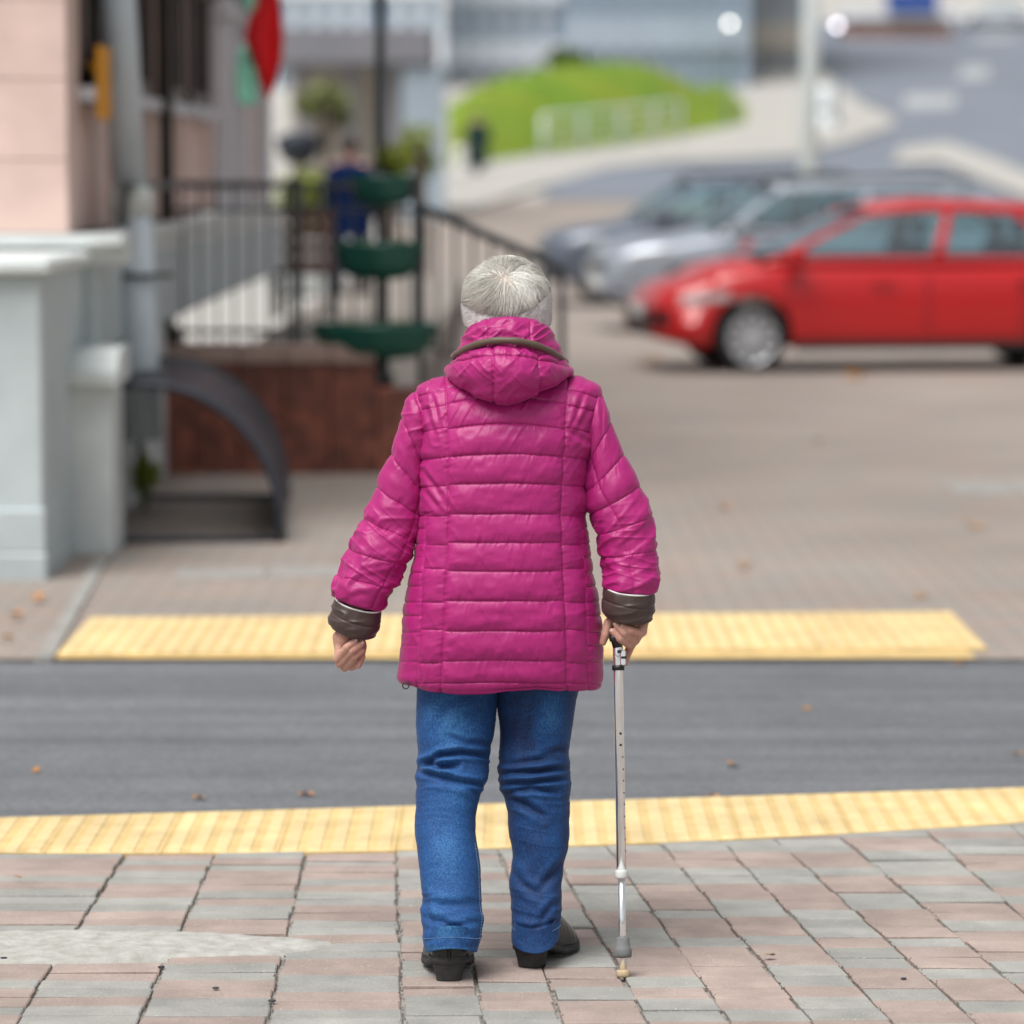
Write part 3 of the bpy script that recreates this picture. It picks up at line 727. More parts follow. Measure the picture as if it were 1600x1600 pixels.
# white round-topped bollard cabinet by the island
q=hill(1288,200); o=empty('traffic_bollard',q); tag(o,'white rounded traffic bollard at the end of the traffic island','bollard')
M['white']=mat('white_paint',(0.72,0.76,0.78),.5,var=.04,vscale=3)
MB().lathe([(.42,0),(.42,.1),(.36,.14),(.36,1.3),(.30,1.55),(.15,1.7),(.01,1.74)],20).build('body',M['white'],o,True)
MB().lathe([(.372,.62),(.372,.86)],20,None,False).build('band',M['polegrey'],o,True)

# ---- far buildings
M['bw_white']=mat('facade_white',(0.78,0.82,0.87),.8,var=.04,vscale=.3)
M['bw_grey']=mat('facade_grey',(0.36,0.42,0.50),.8,var=.06,vscale=.3)
M['bw_beige']=mat('facade_beige',(0.46,0.42,0.36),.8,var=.06,vscale=.3)
M['skyglass']=mat('window_glass',(0.26,0.34,0.43),.2,spec=.6)
def facade(name,px0,px1,D,z0,z1,floors,bays,wm,label,depth=12,gm=None):
    a=at(px0,100,D-8).x; c=at(px1,100,D-8).x; Y=D-8
    o=empty(name,((a+c)/2,Y,z0)); tag(o,label,'building'); L=-Vector(o.location)
    W=(c-a)/bays; H=(z1-z0)/floors; b=MB()
    for i in range(bays+1): b.box((a+W*i-W*.17,Y,z0),(a+W*i+W*.17,Y+.5,z1))
    for j in range(floors+1): b.box((a,Y+.02,z0+H*j-H*.2),(c,Y+.5,z0+H*j+H*.2))
    b.box((a,Y+.5,z0-2),(c,Y+depth,z1))
    q=b.build('wall',wm,o); q.location=L
    b=MB(); b.box((a-.4,Y-.3,z1+H*.2),(c+.4,Y+depth+.3,z1+H*.2+.4)); q=b.build('roof',M['bw_grey'],o); q.location=L
    me=None
    for i in range(bays):
        for j in range(floors):
            if me is None:
                q=MB().box((-W*.33,0,-H*.3),(W*.33,.06,H*.3)).build('window',gm or M['skyglass'],o); me=q.data
            else: q=link('window',me,None,o)
            q.location=Vector((a+W*(i+.5),Y+.42,z0+H*(j+.5)))+L
    return o
facade('office_building',395,690,176,4.4,20,5,9,M['bw_white'],'pale office block with tall windows behind the grey canopy')
facade('office_building',690,885,184,4.4,20,5,6,M['bw_white'],'white office block behind the grass bank','12' and 12)
facade('office_building',885,1165,178,4.4,20,4,9,M['bw_grey'],'blue-grey office block with piers beside the hill road')
facade('office_building',1165,1258,186,5.0,22,5,3,M['bw_beige'],'beige narrow building behind the grey lamp pole')
# low shop front with a blue sign at the top of the road
sh=empty('roadside_kiosk',at(1405,50,204)); tag(sh,'low roadside kiosk with a red band and a blue sign','kiosk'); L=-Vector(sh.location)
M['redband']=mat('red_band',(0.42,0.19,0.15),.7,var=.15,vscale=.5); M['bluesign']=mat('blue_sign',(0.02,0.08,0.34),.5,var=.1,vscale=1)
p0=at(1325,55,204); p1=at(1485,30,204)
def sp(b,n,m): q=b.build(n,m,sh); q.location=L
sp(MB().box((p0.x,204,p0.z-3),(p1.x,209,p1.z)),'wall',M['redband']); sp(MB().box((p0.x-.3,203.6,p1.z),(p1.x+.3,209.4,p1.z+.5)),'roof',M['bw_white'])
c0=at(1385,17,203.4); c1=at(1465,-14,203.4); sp(MB().box((c0.x,203.2,c0.z),(c1.x,203.45,c1.z)),'sign_board',M['bluesign'])
for i in range(5): 
    xx=p0.x+(p1.x-p0.x)*(i+.2)/5; sp(MB().box((xx,203.93,p0.z+.15),(xx+.75,203.99,p1.z-.2)),'window',M['bw_beige'])

# ---- canopy with pale wall panel
M['canopy']=mat('canopy_grey',(0.20,0.20,0.22),.7,var=.08,vscale=1)
M['panelblue']=mat('panel_blue_grey',(0.33,0.40,0.46),.6,var=.06,vscale=1)
CY=80.0; a=at(428,100,CY); c=at(676,42,CY); z0=hillz(CY)
cp=empty('canopy_shelter',((a.x+c.x)/2,CY,z0)); tag(cp,'grey flat-roofed canopy on posts above a pale blue-grey panel','shelter'); L=-Vector(cp.location)
def cc_(b,n,m,**k): q=b.build(n,m,cp,**k); q.location=L
cc_(MB().cbox((a.x,CY,a.z),(c.x,CY+6,c.z),.05),'roof',M['canopy'])
for px in (470,545,612): 
    x=at(px,150,CY).x; cc_(MB().box((x-.13,CY+.5,z0),(x+.13,CY+.8,a.z)),'post',M['canopy'])
x0_=at(627,150,CY).x; x1_=at(694,150,CY).x; cc_(MB().cbox((x0_,CY+.2,z0),(x1_,CY+.6,a.z-.02),.04),'wall_panel',M['panelblue'])
xg=at(690,150,CY).x; cc_(MB().cbox((at(432,150,CY).x,CY+5.3,z0),(x0_,CY+5.7,z0+4.2),.04),'back_wall',M['bw_beige'])
# tree and shrubs in front of the canopy
def tree(px,py0,py1,D,w,m,label,n=900,seed=1,leaf=.16):
    Y=D-8; t=at(px,py0,Y); z0=max(hillz(Y),0.0); h=t.z-z0; cz=at(px,(py0+py1)/2,Y).z-z0; rz=(t.z-at(px,py1,Y).z)/2
    o=empty('shrub_tree',(t.x,Y,z0)); tag(o,label,'tree')
    b=MB(); b.tube([Vector((0,0,0)),Vector((.05,0,cz*.5)),Vector((0,0,cz))],[.10,.07,.04],8)
    for k in range(6): 
        an=k*1.05; b.tube([Vector((0,0,cz*.55)),Vector((w*.5*math.cos(an),w*.4*math.sin(an),cz+rz*.3))],[.035,.012],6)
    b.build('trunk',M['bark'],o,True)
    pts=[]
    rr=random.Random(seed)
    for k in range(9):
        c=(rr.uniform(-.55,.55)*w,rr.uniform(-.5,.5)*w,cz+rr.uniform(-.5,.6)*rz); s=rr.uniform(.35,.6)
        pts+=ellipsoid_pts(c,(w*s,w*s,rz*s),n//9,seed+k,.3)
    leafcloud('crown',pts,leaf,m,o,seed)
tree(505,112,215,78,.75,M['leaf_olive'],'olive leafy small tree in front of the canopy shelter',1100,2,.2)
tree(655,175,300,46,.26,M['leaf_yg'],'yellow-green shrub just right of the lamp post',500,6,.09)
tree(610,238,310,48,.16,M['leaf_g'],'small green shrub directly behind the lamp post',300,8,.08)
# planter box with yellow-green shrub and a dark bowl on a stand, on the terrace
TZ=0.40
def onterr(px,D): p=at(px,300,D-8); return Vector((p.x,D-8,TZ))
ps=onterr(478,40); pb=empty('planter_box',ps); tag(pb,'grey planter box with a yellow-green shrub behind the railing','planter')
MB().cbox((-.42,-.25,0),(.42,.25,.62),.02).build('box',M['polegrey'],pb); MB().box((-.40,-.23,.60),(.40,.23,.635)).build('soil',M['soil'],pb)
leafcloud('foliage',ellipsoid_pts((0,0,1.02),(.48,.28,.45),700,21,.2),.10,M['leaf_yg'],pb,3)
st=onterr(466,38.6); bo=empty('flower_bowl',st); tag(bo,'dark grey bowl on a slim stand above the yellow-green shrub','bowl')
M['darkbowl']=mat('dark_bowl',(0.022,0.030,0.045),.5,var=.2,vscale=5)
zz=at(466,258,30.6).z-TZ; MB().lathe([(.16,0),(.16,.03),(.025,.06),(.02,zz)],14).build('stand',M['blacksteel'],bo,True)
MB().lathe([(.05,zz),(.16,zz+.05),(.22,zz+.17),(.235,zz+.27),(.22,zz+.30),(.12,zz+.34),(.01,zz+.35)],20).build('bowl',M['darkbowl'],bo,True)
bn=onterr(472,33); be=empty('bench',bn); tag(be,'brown slatted bench seen from behind through the railing','bench')
M['benchwood']=mat('bench_wood',(0.10,0.045,0.032),.6,var=.25,vscale=7,stretch=(1,8,8))
for k in range(4): MB().box((-.28,-.02,.42+.15*k),(.28,.02,.54+.15*k)).build('back_slat',M['benchwood'],be)
for k in range(3): MB().box((-.28,.04+.14*k,.40),(.28,.16+.14*k,.43)).build('seat_slat',M['benchwood'],be)
for s in (-.24,.24):
    MB().box((s-.03,.03,0),(s+.03,.07,.95)).build('leg',M['blacksteel'],be); MB().box((s-.03,.40,0),(s+.03,.44,.40)).build('leg',M['blacksteel'],be)

# ================================================================ CARS (blurred, parked nose to the left)
M['tyre']=mat('tyre_rubber',(0.012,0.012,0.014),.8); M['rim']=mat('alloy_rim',(0.50,0.51,0.53),.4,metal=.3)
M['carglass']=mat('car_glass',(0.05,0.22,0.28),.04,spec=.9); M['carblack']=mat('car_trim',(0.010,0.010,0.012),.5)
M['lamp']=mat('headlamp_glass',(0.40,0.41,0.41),.12,spec=.8); M['plate']=mat('plate_white',(0.7,0.7,0.68),.5); M['amber']=mat('indicator_amber',(0.7,0.35,0.1),.3)
M['seat']=mat('seat_cloth',(0.03,0.032,0.036),.9,var=.2,vscale=9)
def carglass():
    m=bpy.data.materials.new('car_glass_clear'); m.use_nodes=True; N=m.node_tree.nodes; L=m.node_tree.links; N.clear()
    o=N.new('ShaderNodeOutputMaterial'); mx=N.new('ShaderNodeMixShader'); t=N.new('ShaderNodeBsdfTransparent'); g=N.new('ShaderNodeBsdfGlossy'); lw=N.new('ShaderNodeLayerWeight')
    t.inputs[0].default_value=(0.62,0.84,0.86,1); g.inputs['Roughness'].default_value=.03; g.inputs['Color'].default_value=(.85,.95,1,1); lw.inputs['Blend'].default_value=.35
    mr=N.new('ShaderNodeMapRange'); mr.inputs[3].default_value=.14; mr.inputs[4].default_value=.95; L.new(lw.outputs['Fresnel'],mr.inputs[0])
    L.new(mr.outputs[0],mx.inputs[0]); L.new(t.outputs[0],mx.inputs[1]); L.new(g.outputs[0],mx.inputs[2]); L.new(mx.outputs[0],o.inputs[0]); return m
M['carglass']=carglass()
def paint(name,c,metal=0.0): return mat(name,c,.30,metal=metal,coat=.45,var=.02,vscale=2)
def car(name,label,pos,rz,pm,L=4.45,Wd=1.78,Ht=1.45,wb=2.68,suv=False):
    root=empty(name,pos,rz); tag(root,label,'car','cars parked side by side')
    hw=Wd/2; xf=L*.485; xr=-L*.515; wf=wb/2+.02; wr=-wb/2+.02; R=.298 if not suv else .35; AR=R+.055; sill=.21 if not suv else .28
    belt=.93 if not suv else 1.06; hood=.80 if not suv else .98; nose=.62 if not suv else .82
    wsb=xf-.90 if not suv else xf-1.12; wst=wsb-1.02 if not suv else wsb-.72
    rt=xr+1.20 if not suv else xr+.60; rb_=xr+.36 if not suv else xr+.12
    def top(x):
        pts=[(xr,belt-.13),(xr+.06,belt+.02),(rb_,belt+.06),(wsb-.05,belt+.02),(wsb+.35,belt-.05),(xf-.45,hood),(xf-.12,nose+.09),(xf,nose-.06)]
        return float(np.interp(x,[p[0] for p in pts],[p[1] for p in pts]))
    def wid(x):
        e=max(0,(x-(xf-.75))/.75); r_=max(0,((xr+.55)-x)/.55); return hw*(1-.20*e**2.2-.09*r_**2)
    xsn=sorted(set(list(np.linspace(xr,xf,36))+[wf+AR*math.cos(a) for a in np.linspace(0,math.pi,17)]+[wr+AR*math.cos(a) for a in np.linspace(0,math.pi,17)]))
    P=[]
    for x in xsn:
        zb=sill + (.10*max(0,(x-(xf-.35))/.35)+.12*max(0,((xr+.35)-x)/.35))
        for wx in (wf,wr):
            if abs(x-wx)<AR: zb=max(zb,R+math.sqrt(max(0,AR*AR-(x-wx)**2)))
        zt=top(x); w=wid(x); zb=min(zb,zt-.1)
        half=[(0,zb),(w*.80,zb),(w*.975,zb+.01),(w*.99,max(zb+.02,.36)),(w,max(zb+.04,.55)),(w*.995,max(zb+.06,zt-.25)),(w*.97,max(zb+.07,zt-.12)),(w*.90,zt-.02),(w*.62,zt+.025),(0,zt+.05)]
        ring=[(x,y,z) for y,z in half]+[(x,-y,z) for y,z in half[-2:0:-1]]
        P.append(ring)
    me=grid_mesh('body',P,cap0=True,cap1=True); o=link('body',me,pm,root,True)
    bm=bmesh.new(); bm.from_mesh(me); bmesh.ops.recalc_face_normals(bm,faces=bm.faces); bm.to_mesh(me); bm.free()
    # cabin
    def side(s,t,sg,off=0):      # s front->rear, t belt->roof
        x0=wsb+(wst-wsb)*t; x1=rb_+(rt-rb_)*t; x=x0+(x1-x0)*s
        yb=hw*.91; yr_=hw*.66; bow=.03*math.sin(s*math.pi)
        zr=Ht-(.05*abs(s*2-1)**2.5 if suv else .085*max(0,s-.3)**1.6*1.0+.06*max(0,.3-s)**1.5*6)
        z=belt+.0+(zr-belt)*t; y=yb+(yr_-yb)*t**1.15+bow
        return Vector((x,sg*(y+off),z))
    wins=[(.045,.44),(.475,.80),(.825,.955)]
    V_=[];F_=[]
    def addpatch(rows):
        k=len(V_); R_=len(rows); n_=len(rows[0])
        for r_ in rows: V_.extend(r_)
        for i in range(R_-1):
            for j in range(n_-1): F_.append((k+i*n_+j,k+i*n_+j+1,k+(i+1)*n_+j+1,k+(i+1)*n_+j))
    def sp_(s0,s1,t0,t1,sg,off=0,ns=8,nt=4): return [[tuple(side(s_,t_,sg,off)) for s_ in np.linspace(s0,s1,ns)] for t_ in np.linspace(t0,t1,nt)]
    for sg in (1,-1):
        addpatch(sp_(0,1,0,.10,sg,0,25)); addpatch(sp_(0,1,.88,1,sg,0,25))
        for s0,s1 in ((0,.045),(.44,.475),(.80,.825),(.955,1)): addpatch(sp_(s0,s1,.10,.88,sg))
    addpatch([[(side(s_,1,1).x,side(s_,1,1).y*k_,side(s_,1,1).z+.045*(1-k_*k_)) for s_ in np.linspace(0,1,25)] for k_ in np.linspace(-1,1,11)])
    me=bpy.data.meshes.new('cabin'); me.from_pydata(V_,[],F_); me.update(); o=link('cabin',me,pm,root,True)
    sd_=o.modifiers.new('t','SOLIDIFY'); sd_.thickness=.03; sd_.offset=0
    for sg in (1,-1):
        for s0,s1 in wins: link('side_window',grid_mesh('side_window',sp_(s0,s1,.10,.88,sg,.004,7,7),False),M['carglass'],root,True)
    # dark cabin floor, dashboard and seats seen through the glass
    MB().cbox((rb_-.0+.05,-hw*.84,belt+.0),(wsb-.02,hw*.84,belt+.085),.02).build('interior',M['carblack'],root)
    for sx_ in (wst-.45,wst-1.35):
        for sg in (1,-1):
            MB().cbox((sx_-.10,sg*.36-.22,belt),(sx_+.02,sg*.36+.22,belt+.20),.03).build('seat',M['seat'],root); MB().cbox((sx_-.10,sg*.36-.12,belt+.22),(sx_-.01,sg*.36+.12,min(belt+.38,Ht-.12)),.03).build('headrest',M['seat'],root)
    def cross(s,t0,t1,off,nm):
        rows=[]
        for t in np.linspace(t0,t1,6):
            e=side(s,t,1); rows.append([(e.x+off[0]+.10*(1-k*k)*(1 if s==0 else -1),e.y*.93*k,e.z+off[1]) for k in np.linspace(-1,1,9)])
        link(nm,grid_mesh(nm,rows,False),M['carglass'],root,True)
    cross(0,.04,.93,(.012,.012),'windscreen'); cross(1,.06,.92,(-.012,.012),'rear_window')
    # wheels
    for wx in (wf,wr):
        for sg in (1,-1):
            wh=empty('wheel',(wx,sg*(hw-.115),R)); wh.parent=root
            Mx=Matrix.Rotation(-sg*math.pi/2,4,'X')
            MB().lathe([(R*.66,-.09),(R*.90,-.105),(R*.985,-.08),(R,-.03),(R,.03),(R*.985,.08),(R*.90,.105),(R*.66,.09)],32,Mx,False).build('tyre',M['tyre'],wh,True)
            b=MB(); b.lathe([(R*.66,.090),(R*.72,.106),(R*.74,.095),(R*.72,.05),(R*.68,.05)],32,Mx,False)
            for k in range(10):
                an=2*math.pi*k/10; c_,s_=math.cos(an),math.sin(an); w=.015; w2=.034
                q=[(R*.23*c_-w*s_,R*.23*s_+w*c_),(R*.23*c_+w*s_,R*.23*s_-w*c_),(R*.70*c_+w2*s_,R*.70*s_-w2*c_),(R*.70*c_-w2*s_,R*.70*s_+w2*c_)]
                b.prism(q,.055,.085,axis=2,M=Mx)
            b.lathe([(.001,.095),(R*.22,.092),(R*.25,.06)],20,Mx,False); b.build('rim',M['rim'],wh)
            MB().lathe([(.01,.03),(R*.72,.03),(R*.72,.02),(.01,.02)],24,Mx).build('brake_disc',M['discgrey'],wh)
    # front: lamps, grille, bumper intake, plate; mirrors, handles, door gaps
    def nosex(y,z): return xf-.02-.16*(y/hw)**2*1.6
    for sg in (1,-1):
        rows=[]
        for t in np.linspace(0,1,5):
            rows.append([(xf+.012-.035-.62*u**1.6*1.0, sg*(wid(xf-.03-.62*u**1.6)*(.60+.385*min(1,u*1.6+.12))+.012), (nose-.04)+(.035+.05*u)*t+.05*u-.01) for u in np.linspace(0,1,7)])
        link('headlight',grid_mesh('headlight',rows,False),M['lamp'],root,True)
        MB().cbox((xf-.24,sg*hw*.80-.07,.40),(xf-.06,sg*hw*.80+.06,.47),.015).build('fog_lamp',M['carblack'],root)
        m_=MB(); m_.cbox((wsb-.36,sg*(hw+.10)-.11,belt+.0),(wsb-.22,sg*(hw+.10)+.09,belt+.15),.03); m_.build('mirror',pm,root)
        for hx in (.18*L-.55,-.16*L-.25): MB().cbox((hx-.10,sg*(hw+.012)-.012,belt-.17),(hx+.10,sg*(hw+.012)+.012,belt-.14),.005).build('door_handle',pm,root)
        for gx in (wsb-.25,-.12,wr+.42): MB().box((gx-.005,sg*(hw-.02)-.012,.34),(gx+.005,sg*(hw-.004)+.008,belt-.10)).build('door_gap',M['carblack'],root)
        MB().cbox((xr+.0,sg*hw*.74-.14,belt-.22),(xr+.10,sg*hw*.74+.12,belt-.05),.02).build('tail_light',M['redlamp'],root)
        MB().cbox((wr+AR+.02,sg*(hw-.03)-.03,sill-.02),(wf-AR-.02,sg*(hw-.03)+.026,sill+.045),.01).build('sill_trim',M['carblack'],root)
    MB().cbox((xf-.10,-hw*.52,nose-.17),(xf+.012,hw*.52,nose-.06),.015).build('grille',M['carblack'],root)
    MB().cbox((xf-.12,-hw*.60,.30),(xf+.006,hw*.60,.43),.02).build('bumper_intake',M['carblack'],root)
    MB().cbox((xf+.004,-.26,.47),(xf+.022,.26,.58),.004).build('number_plate',M['plate'],root)
    if suv:
        for sg in (1,-1): MB().tube([Vector((wst-.1,sg*hw*.62,Ht+.02)),Vector((wst-.25,sg*hw*.62,Ht+.07)),Vector((rt+.2,sg*hw*.62,Ht+.07)),Vector((rt+.05,sg*hw*.62,Ht+.02))],.018,8).build('roof_rail',M['carblack'],root,True)
    return root
M['discgrey']=mat('disc_grey',(0.16,0.16,0.17),.5)
M['redlamp']=mat('tail_red',(0.35,0.01,0.01),.2)
def carpos(px,D): 
    return Vector(((px-800)/FPX*D,D-8,hillz(D-8)))
car('parked_sedan','glossy red sedan parked nearest with its nose to the left',carpos(1390,32.3),math.pi+rad(8),paint('paint_red',(0.47,0.002,0.004)),4.66,1.79,1.44,2.80)
car('parked_suv','tall silver-blue estate car parked just behind the red sedan',carpos(1250,39.8),math.pi+rad(9),paint('paint_silver',(0.33,0.36,0.41),.4),4.65,1.84,1.58,2.7,True)
car('parked_suv','dark grey car parked farthest back of the three parked cars',carpos(1112,47.6),math.pi+rad(9),paint('paint_grey',(0.12,0.14,0.18),.4),4.6,1.84,1.62,2.7,True)
wc=hill(1555,42); car('far_car','small white car driving at the top of the hill road',wc,math.pi+rad(4),paint('paint_white',(0.7,0.72,0.74)))

# ================================================================ FALLEN LEAVES
M['leaf_orange']=mat('leaf_orange',(0.42,0.19,0.05),.7,var=.3,vscale=30); M['leaf_dry']=mat('leaf_dry',(0.34,0.26,0.15),.8,var=.25,vscale=30)
def fallen(px,py,s,m,z=0.004,label='small orange-brown leaf fallen on the grey asphalt road',g='leaves on the road'):
    s=s*.72; p=gnd(px,py,z); r_=random.Random(int(px*7+py)); b=MB(); a=r_.uniform(0,6.28)
    out=[(0,-.5),(.22,-.3),(.34,.0),(.24,.28),(0,.55),(-.22,.3),(-.36,.02),(-.24,-.28)]
    vs=[(0,0,.008)]+[(x*s*math.cos(a)-y*s*math.sin(a),x*s*math.sin(a)+y*s*math.cos(a),.004+r_.uniform(0,.3)*s) for x,y in out]
    b.add(vs,[(0,i+1,(i+1)%8+1) for i in range(8)]); o=b.build('fallen_leaf',m); o.location=p; tag(o,label,'leaf',g); return o
RL='orange leaf on the grey road '
for (x,y,s,l) in ((312,1250,.06,RL+'just above the near yellow strip, left of the jeans'),(478,1244,.07,RL+'closest to the left leg of the jeans'),(55,1206,.055,RL+'near the left frame edge'),(1145,1198,.075,'largest '+RL+'right of the cane'),(1115,1246,.06,RL+'touching the near yellow strip right of the cane'),(1500,1038,.07,RL+'below the right end of the far yellow strip'),(1590,1180,.05,RL+'at the right frame edge'),(1260,1110,.05,'small '+RL+'in mid lane right of the cane')): fallen(x,y,s,M['leaf_orange'],-.008,l)
PL='orange leaf on the far plaza '
for (x,y,s,l) in ((1130,795,.12,PL+'right of the jacket elbow'),(1525,825,.16,PL+'below the pale paver band at right'),(1163,887,.13,PL+'right of the brown cuff'),(1437,935,.10,PL+'just above the right end of the yellow strip'),(290,742,.14,PL+'at the foot of the granite wall'),(1280,690,.12,PL+'midway between the red car and the yellow strip'),(1335,590,.25,PL+'below the red car doors'),(1015,562,.3,PL+'below the red car nose')):
    fallen(x,y,s,M['leaf_orange'],0.004,l,'leaves on the plaza')
SL_='orange leaf on the side pavement '
for (x,y,s,l) in ((25,965,.11,SL_+'third from the plinth'),(60,938,.12,SL_+'largest, nearest the kerb'),(12,1000,.09,SL_+'closest to the road'),(45,898,.10,SL_+'touching the plinth base')): fallen(x,y,s,M['leaf_orange'],0.008,l,'leaves by the plinth')
fallen(28,1375,.035,M['leaf_orange'],.006,'tiny orange leaf on the near bricks by the left frame edge','leaves on the near bricks')
fallen(1202,1497,.04,M['leaf_dry'],.006,'pale dry leaf sliver on the near bricks right of the cane','dry leaf')
# pebbles on the near bricks
def pebble(px,py,s,label,m):
    b=MB(); prof=[(.02,-.3),(.7,-.2),(1,.05),(.75,.4),(.02,.55)]; b.lathe([(r_*s,z*s) for r_,z in prof],10); o=b.build('pebble',m,None,True); o.location=gnd(px,py,.004); o.scale=(1.2,.9,.8); tag(o,label,'pebble','pebbles on the bricks')
M['pebble']=mat('pebble_dark',(0.03,0.03,0.035),.6)
for (x,y,s,l) in ((337,1544,.007,'dark pebble on the bricks below the cement patch'),(6,1497,.007,'dark pebble beside the cement patch at the frame edge'),(425,1564,.008,'dark pebble in a brick joint lower left'),(252,1511,.007,'dark pebble at the lower edge of the cement patch'),(1412,1529,.006,'dark pebble on the red bricks lower right')): pebble(x,y,s,l,M['pebble'])
# ================================================================ PERSON walking away, with a cane
def nylon(name,c,rough=.47):
    m=mat(name,c,rough,spec=.42,var=.05,vscale=7)
    N,L,b=nodes_of(m)
    n1=N.new('ShaderNodeTexNoise'); n1.inputs['Scale'].default_value=42; n1.inputs['Detail'].default_value=2; n1.inputs['Roughness'].default_value=.5; n1.inputs['Distortion'].default_value=.3
    mp=N.new('ShaderNodeMapping'); mp.inputs['Scale'].default_value=(1.5,1.5,.6); L.new(N['Texture Coordinate'].outputs['Object'],mp.inputs[0]); L.new(mp.outputs[0],n1.inputs['Vector'])
    n2=N.new('ShaderNodeTexNoise'); n2.inputs['Scale'].default_value=900; L.new(N['Texture Coordinate'].outputs['Object'],n2.inputs['Vector'])
    b1=N.new('ShaderNodeBump'); b1.inputs['Strength'].default_value=.16; b1.inputs['Distance'].default_value=.006
    b2=N.new('ShaderNodeBump'); b2.inputs['Strength'].default_value=.10; b2.inputs['Distance'].default_value=.001
    L.new(n1.outputs['Fac'],b1.inputs['Height']); L.new(n2.outputs['Fac'],b2.inputs['Height']); L.new(b1.outputs[0],b2.inputs['Normal']); L.new(b2.outputs[0],b.inputs['Normal'])
    b.inputs['Sheen Weight'].default_value=.10; b.inputs['Sheen Roughness'].default_value=.35; b.inputs['Sheen Tint'].default_value=(1,.6,.85,1)
    return m
M['jacket']=nylon('jacket_magenta',(0.375,0.012,0.150)); M['cuff']=nylon('cuff_brown',(0.060,0.038,0.032),.45); M['piping']=nylon('piping_brown',(0.115,0.078,0.055),.5)
M['whitetrim']=mat('white_trim',(0.75,0.73,0.72),.6); M['skin']=mat('skin',(0.56,0.31,0.235),.5,col2=(0.48,0.235,0.175),vscale=55,bump=.3,bscale=240,sheen=.1)
N,L,b=nodes_of(M['skin']); b.inputs['Subsurface Weight'].default_value=.12; b.inputs['Subsurface Radius'].default_value=(.008,.003,.002); b.inputs['Subsurface Scale'].default_value=.6
M['thread']=mat('thread',(0.30,0.010,0.11),.6); M['blackleather']=mat('black_leather',(0.009,0.010,0.012),.30,var=.25,vscale=30,bump=.25,bscale=120,spec=.55)
M['sole']=mat('rubber_sole',(0.030,0.030,0.030),.7,var=.3,vscale=50,bump=.3,bscale=120)
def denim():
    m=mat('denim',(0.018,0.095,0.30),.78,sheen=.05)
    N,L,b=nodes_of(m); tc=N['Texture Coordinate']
    at_=N.new('ShaderNodeAttribute'); at_.attribute_name='fade_shade'
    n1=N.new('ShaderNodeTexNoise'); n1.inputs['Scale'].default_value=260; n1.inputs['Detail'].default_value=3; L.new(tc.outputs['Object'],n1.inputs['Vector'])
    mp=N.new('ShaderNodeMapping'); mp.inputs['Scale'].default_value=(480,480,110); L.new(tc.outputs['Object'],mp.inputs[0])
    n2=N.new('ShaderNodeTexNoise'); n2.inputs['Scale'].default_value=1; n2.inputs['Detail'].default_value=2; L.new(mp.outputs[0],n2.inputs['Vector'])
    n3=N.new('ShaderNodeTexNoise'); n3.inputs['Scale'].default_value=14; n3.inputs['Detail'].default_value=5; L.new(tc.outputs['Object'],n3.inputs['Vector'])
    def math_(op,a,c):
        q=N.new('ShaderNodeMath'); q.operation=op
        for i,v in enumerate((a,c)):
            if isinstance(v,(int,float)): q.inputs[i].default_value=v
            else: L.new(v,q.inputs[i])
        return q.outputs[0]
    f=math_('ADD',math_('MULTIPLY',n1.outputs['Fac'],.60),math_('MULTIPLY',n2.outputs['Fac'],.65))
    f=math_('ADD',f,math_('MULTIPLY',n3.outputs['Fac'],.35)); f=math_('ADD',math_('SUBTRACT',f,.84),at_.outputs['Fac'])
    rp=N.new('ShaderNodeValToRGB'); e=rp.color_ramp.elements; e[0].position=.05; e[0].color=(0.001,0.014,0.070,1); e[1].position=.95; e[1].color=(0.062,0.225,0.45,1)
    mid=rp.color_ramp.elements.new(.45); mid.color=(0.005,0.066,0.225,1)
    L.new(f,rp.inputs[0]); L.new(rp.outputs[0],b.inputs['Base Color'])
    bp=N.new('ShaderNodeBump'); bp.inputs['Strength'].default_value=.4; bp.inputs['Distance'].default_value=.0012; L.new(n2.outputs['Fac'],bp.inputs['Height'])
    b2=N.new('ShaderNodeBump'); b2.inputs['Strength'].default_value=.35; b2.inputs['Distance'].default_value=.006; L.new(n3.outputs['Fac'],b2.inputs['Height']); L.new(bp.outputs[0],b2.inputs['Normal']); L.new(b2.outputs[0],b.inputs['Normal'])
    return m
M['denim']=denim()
M['knit']=mat('knit_wool',(0.56,0.525,0.51),.95,col2=(0.42,0.39,0.375),vscale=140,bump=1.0,bscale=330,sheen=.6)

person=empty('person',(0,0,0)); tag(person,'person in a magenta quilted jacket and blue jeans walking away with a cane','person')

def cat(knots,t):                       # Catmull-Rom through rows of numbers
    K=np.asarray(knots,float); n=len(K)-1; t=np.clip(np.asarray(t,float),0,1)*n; i=np.minimum(t.astype(int),n-1); u=(t-i)[:,None]
    p0=K[np.maximum(i-1,0)]; p1=K[i]; p2=K[i+1]; p3=K[np.minimum(i+2,n)]
    return .5*((2*p1)+(-p0+p2)*u+(2*p0-5*p1+4*p2-p3)*u*u+(-p0+3*p1-3*p2+p3)*u**3)
def gnormals(P,closed=True):
    du=(np.roll(P,-1,1)-np.roll(P,1,1)) if closed else np.gradient(P,axis=1); dv=np.gradient(P,axis=0)
    n=np.cross(du,dv); return n/(np.linalg.norm(n,axis=-1,keepdims=True)+1e-12)
def outward(n,P,C):
    s=np.sign(np.sum(n*(P-C),-1,keepdims=True).mean()); return n*s
def orient(o):
    bm=bmesh.new(); bm.from_mesh(o.data); bmesh.ops.recalc_face_normals(bm,faces=bm.faces); bm.to_mesh(o.data); bm.free()
def smoothstep(a,b,x): t=np.clip((x-a)/(b-a),0,1); return t*t*(3-2*t)

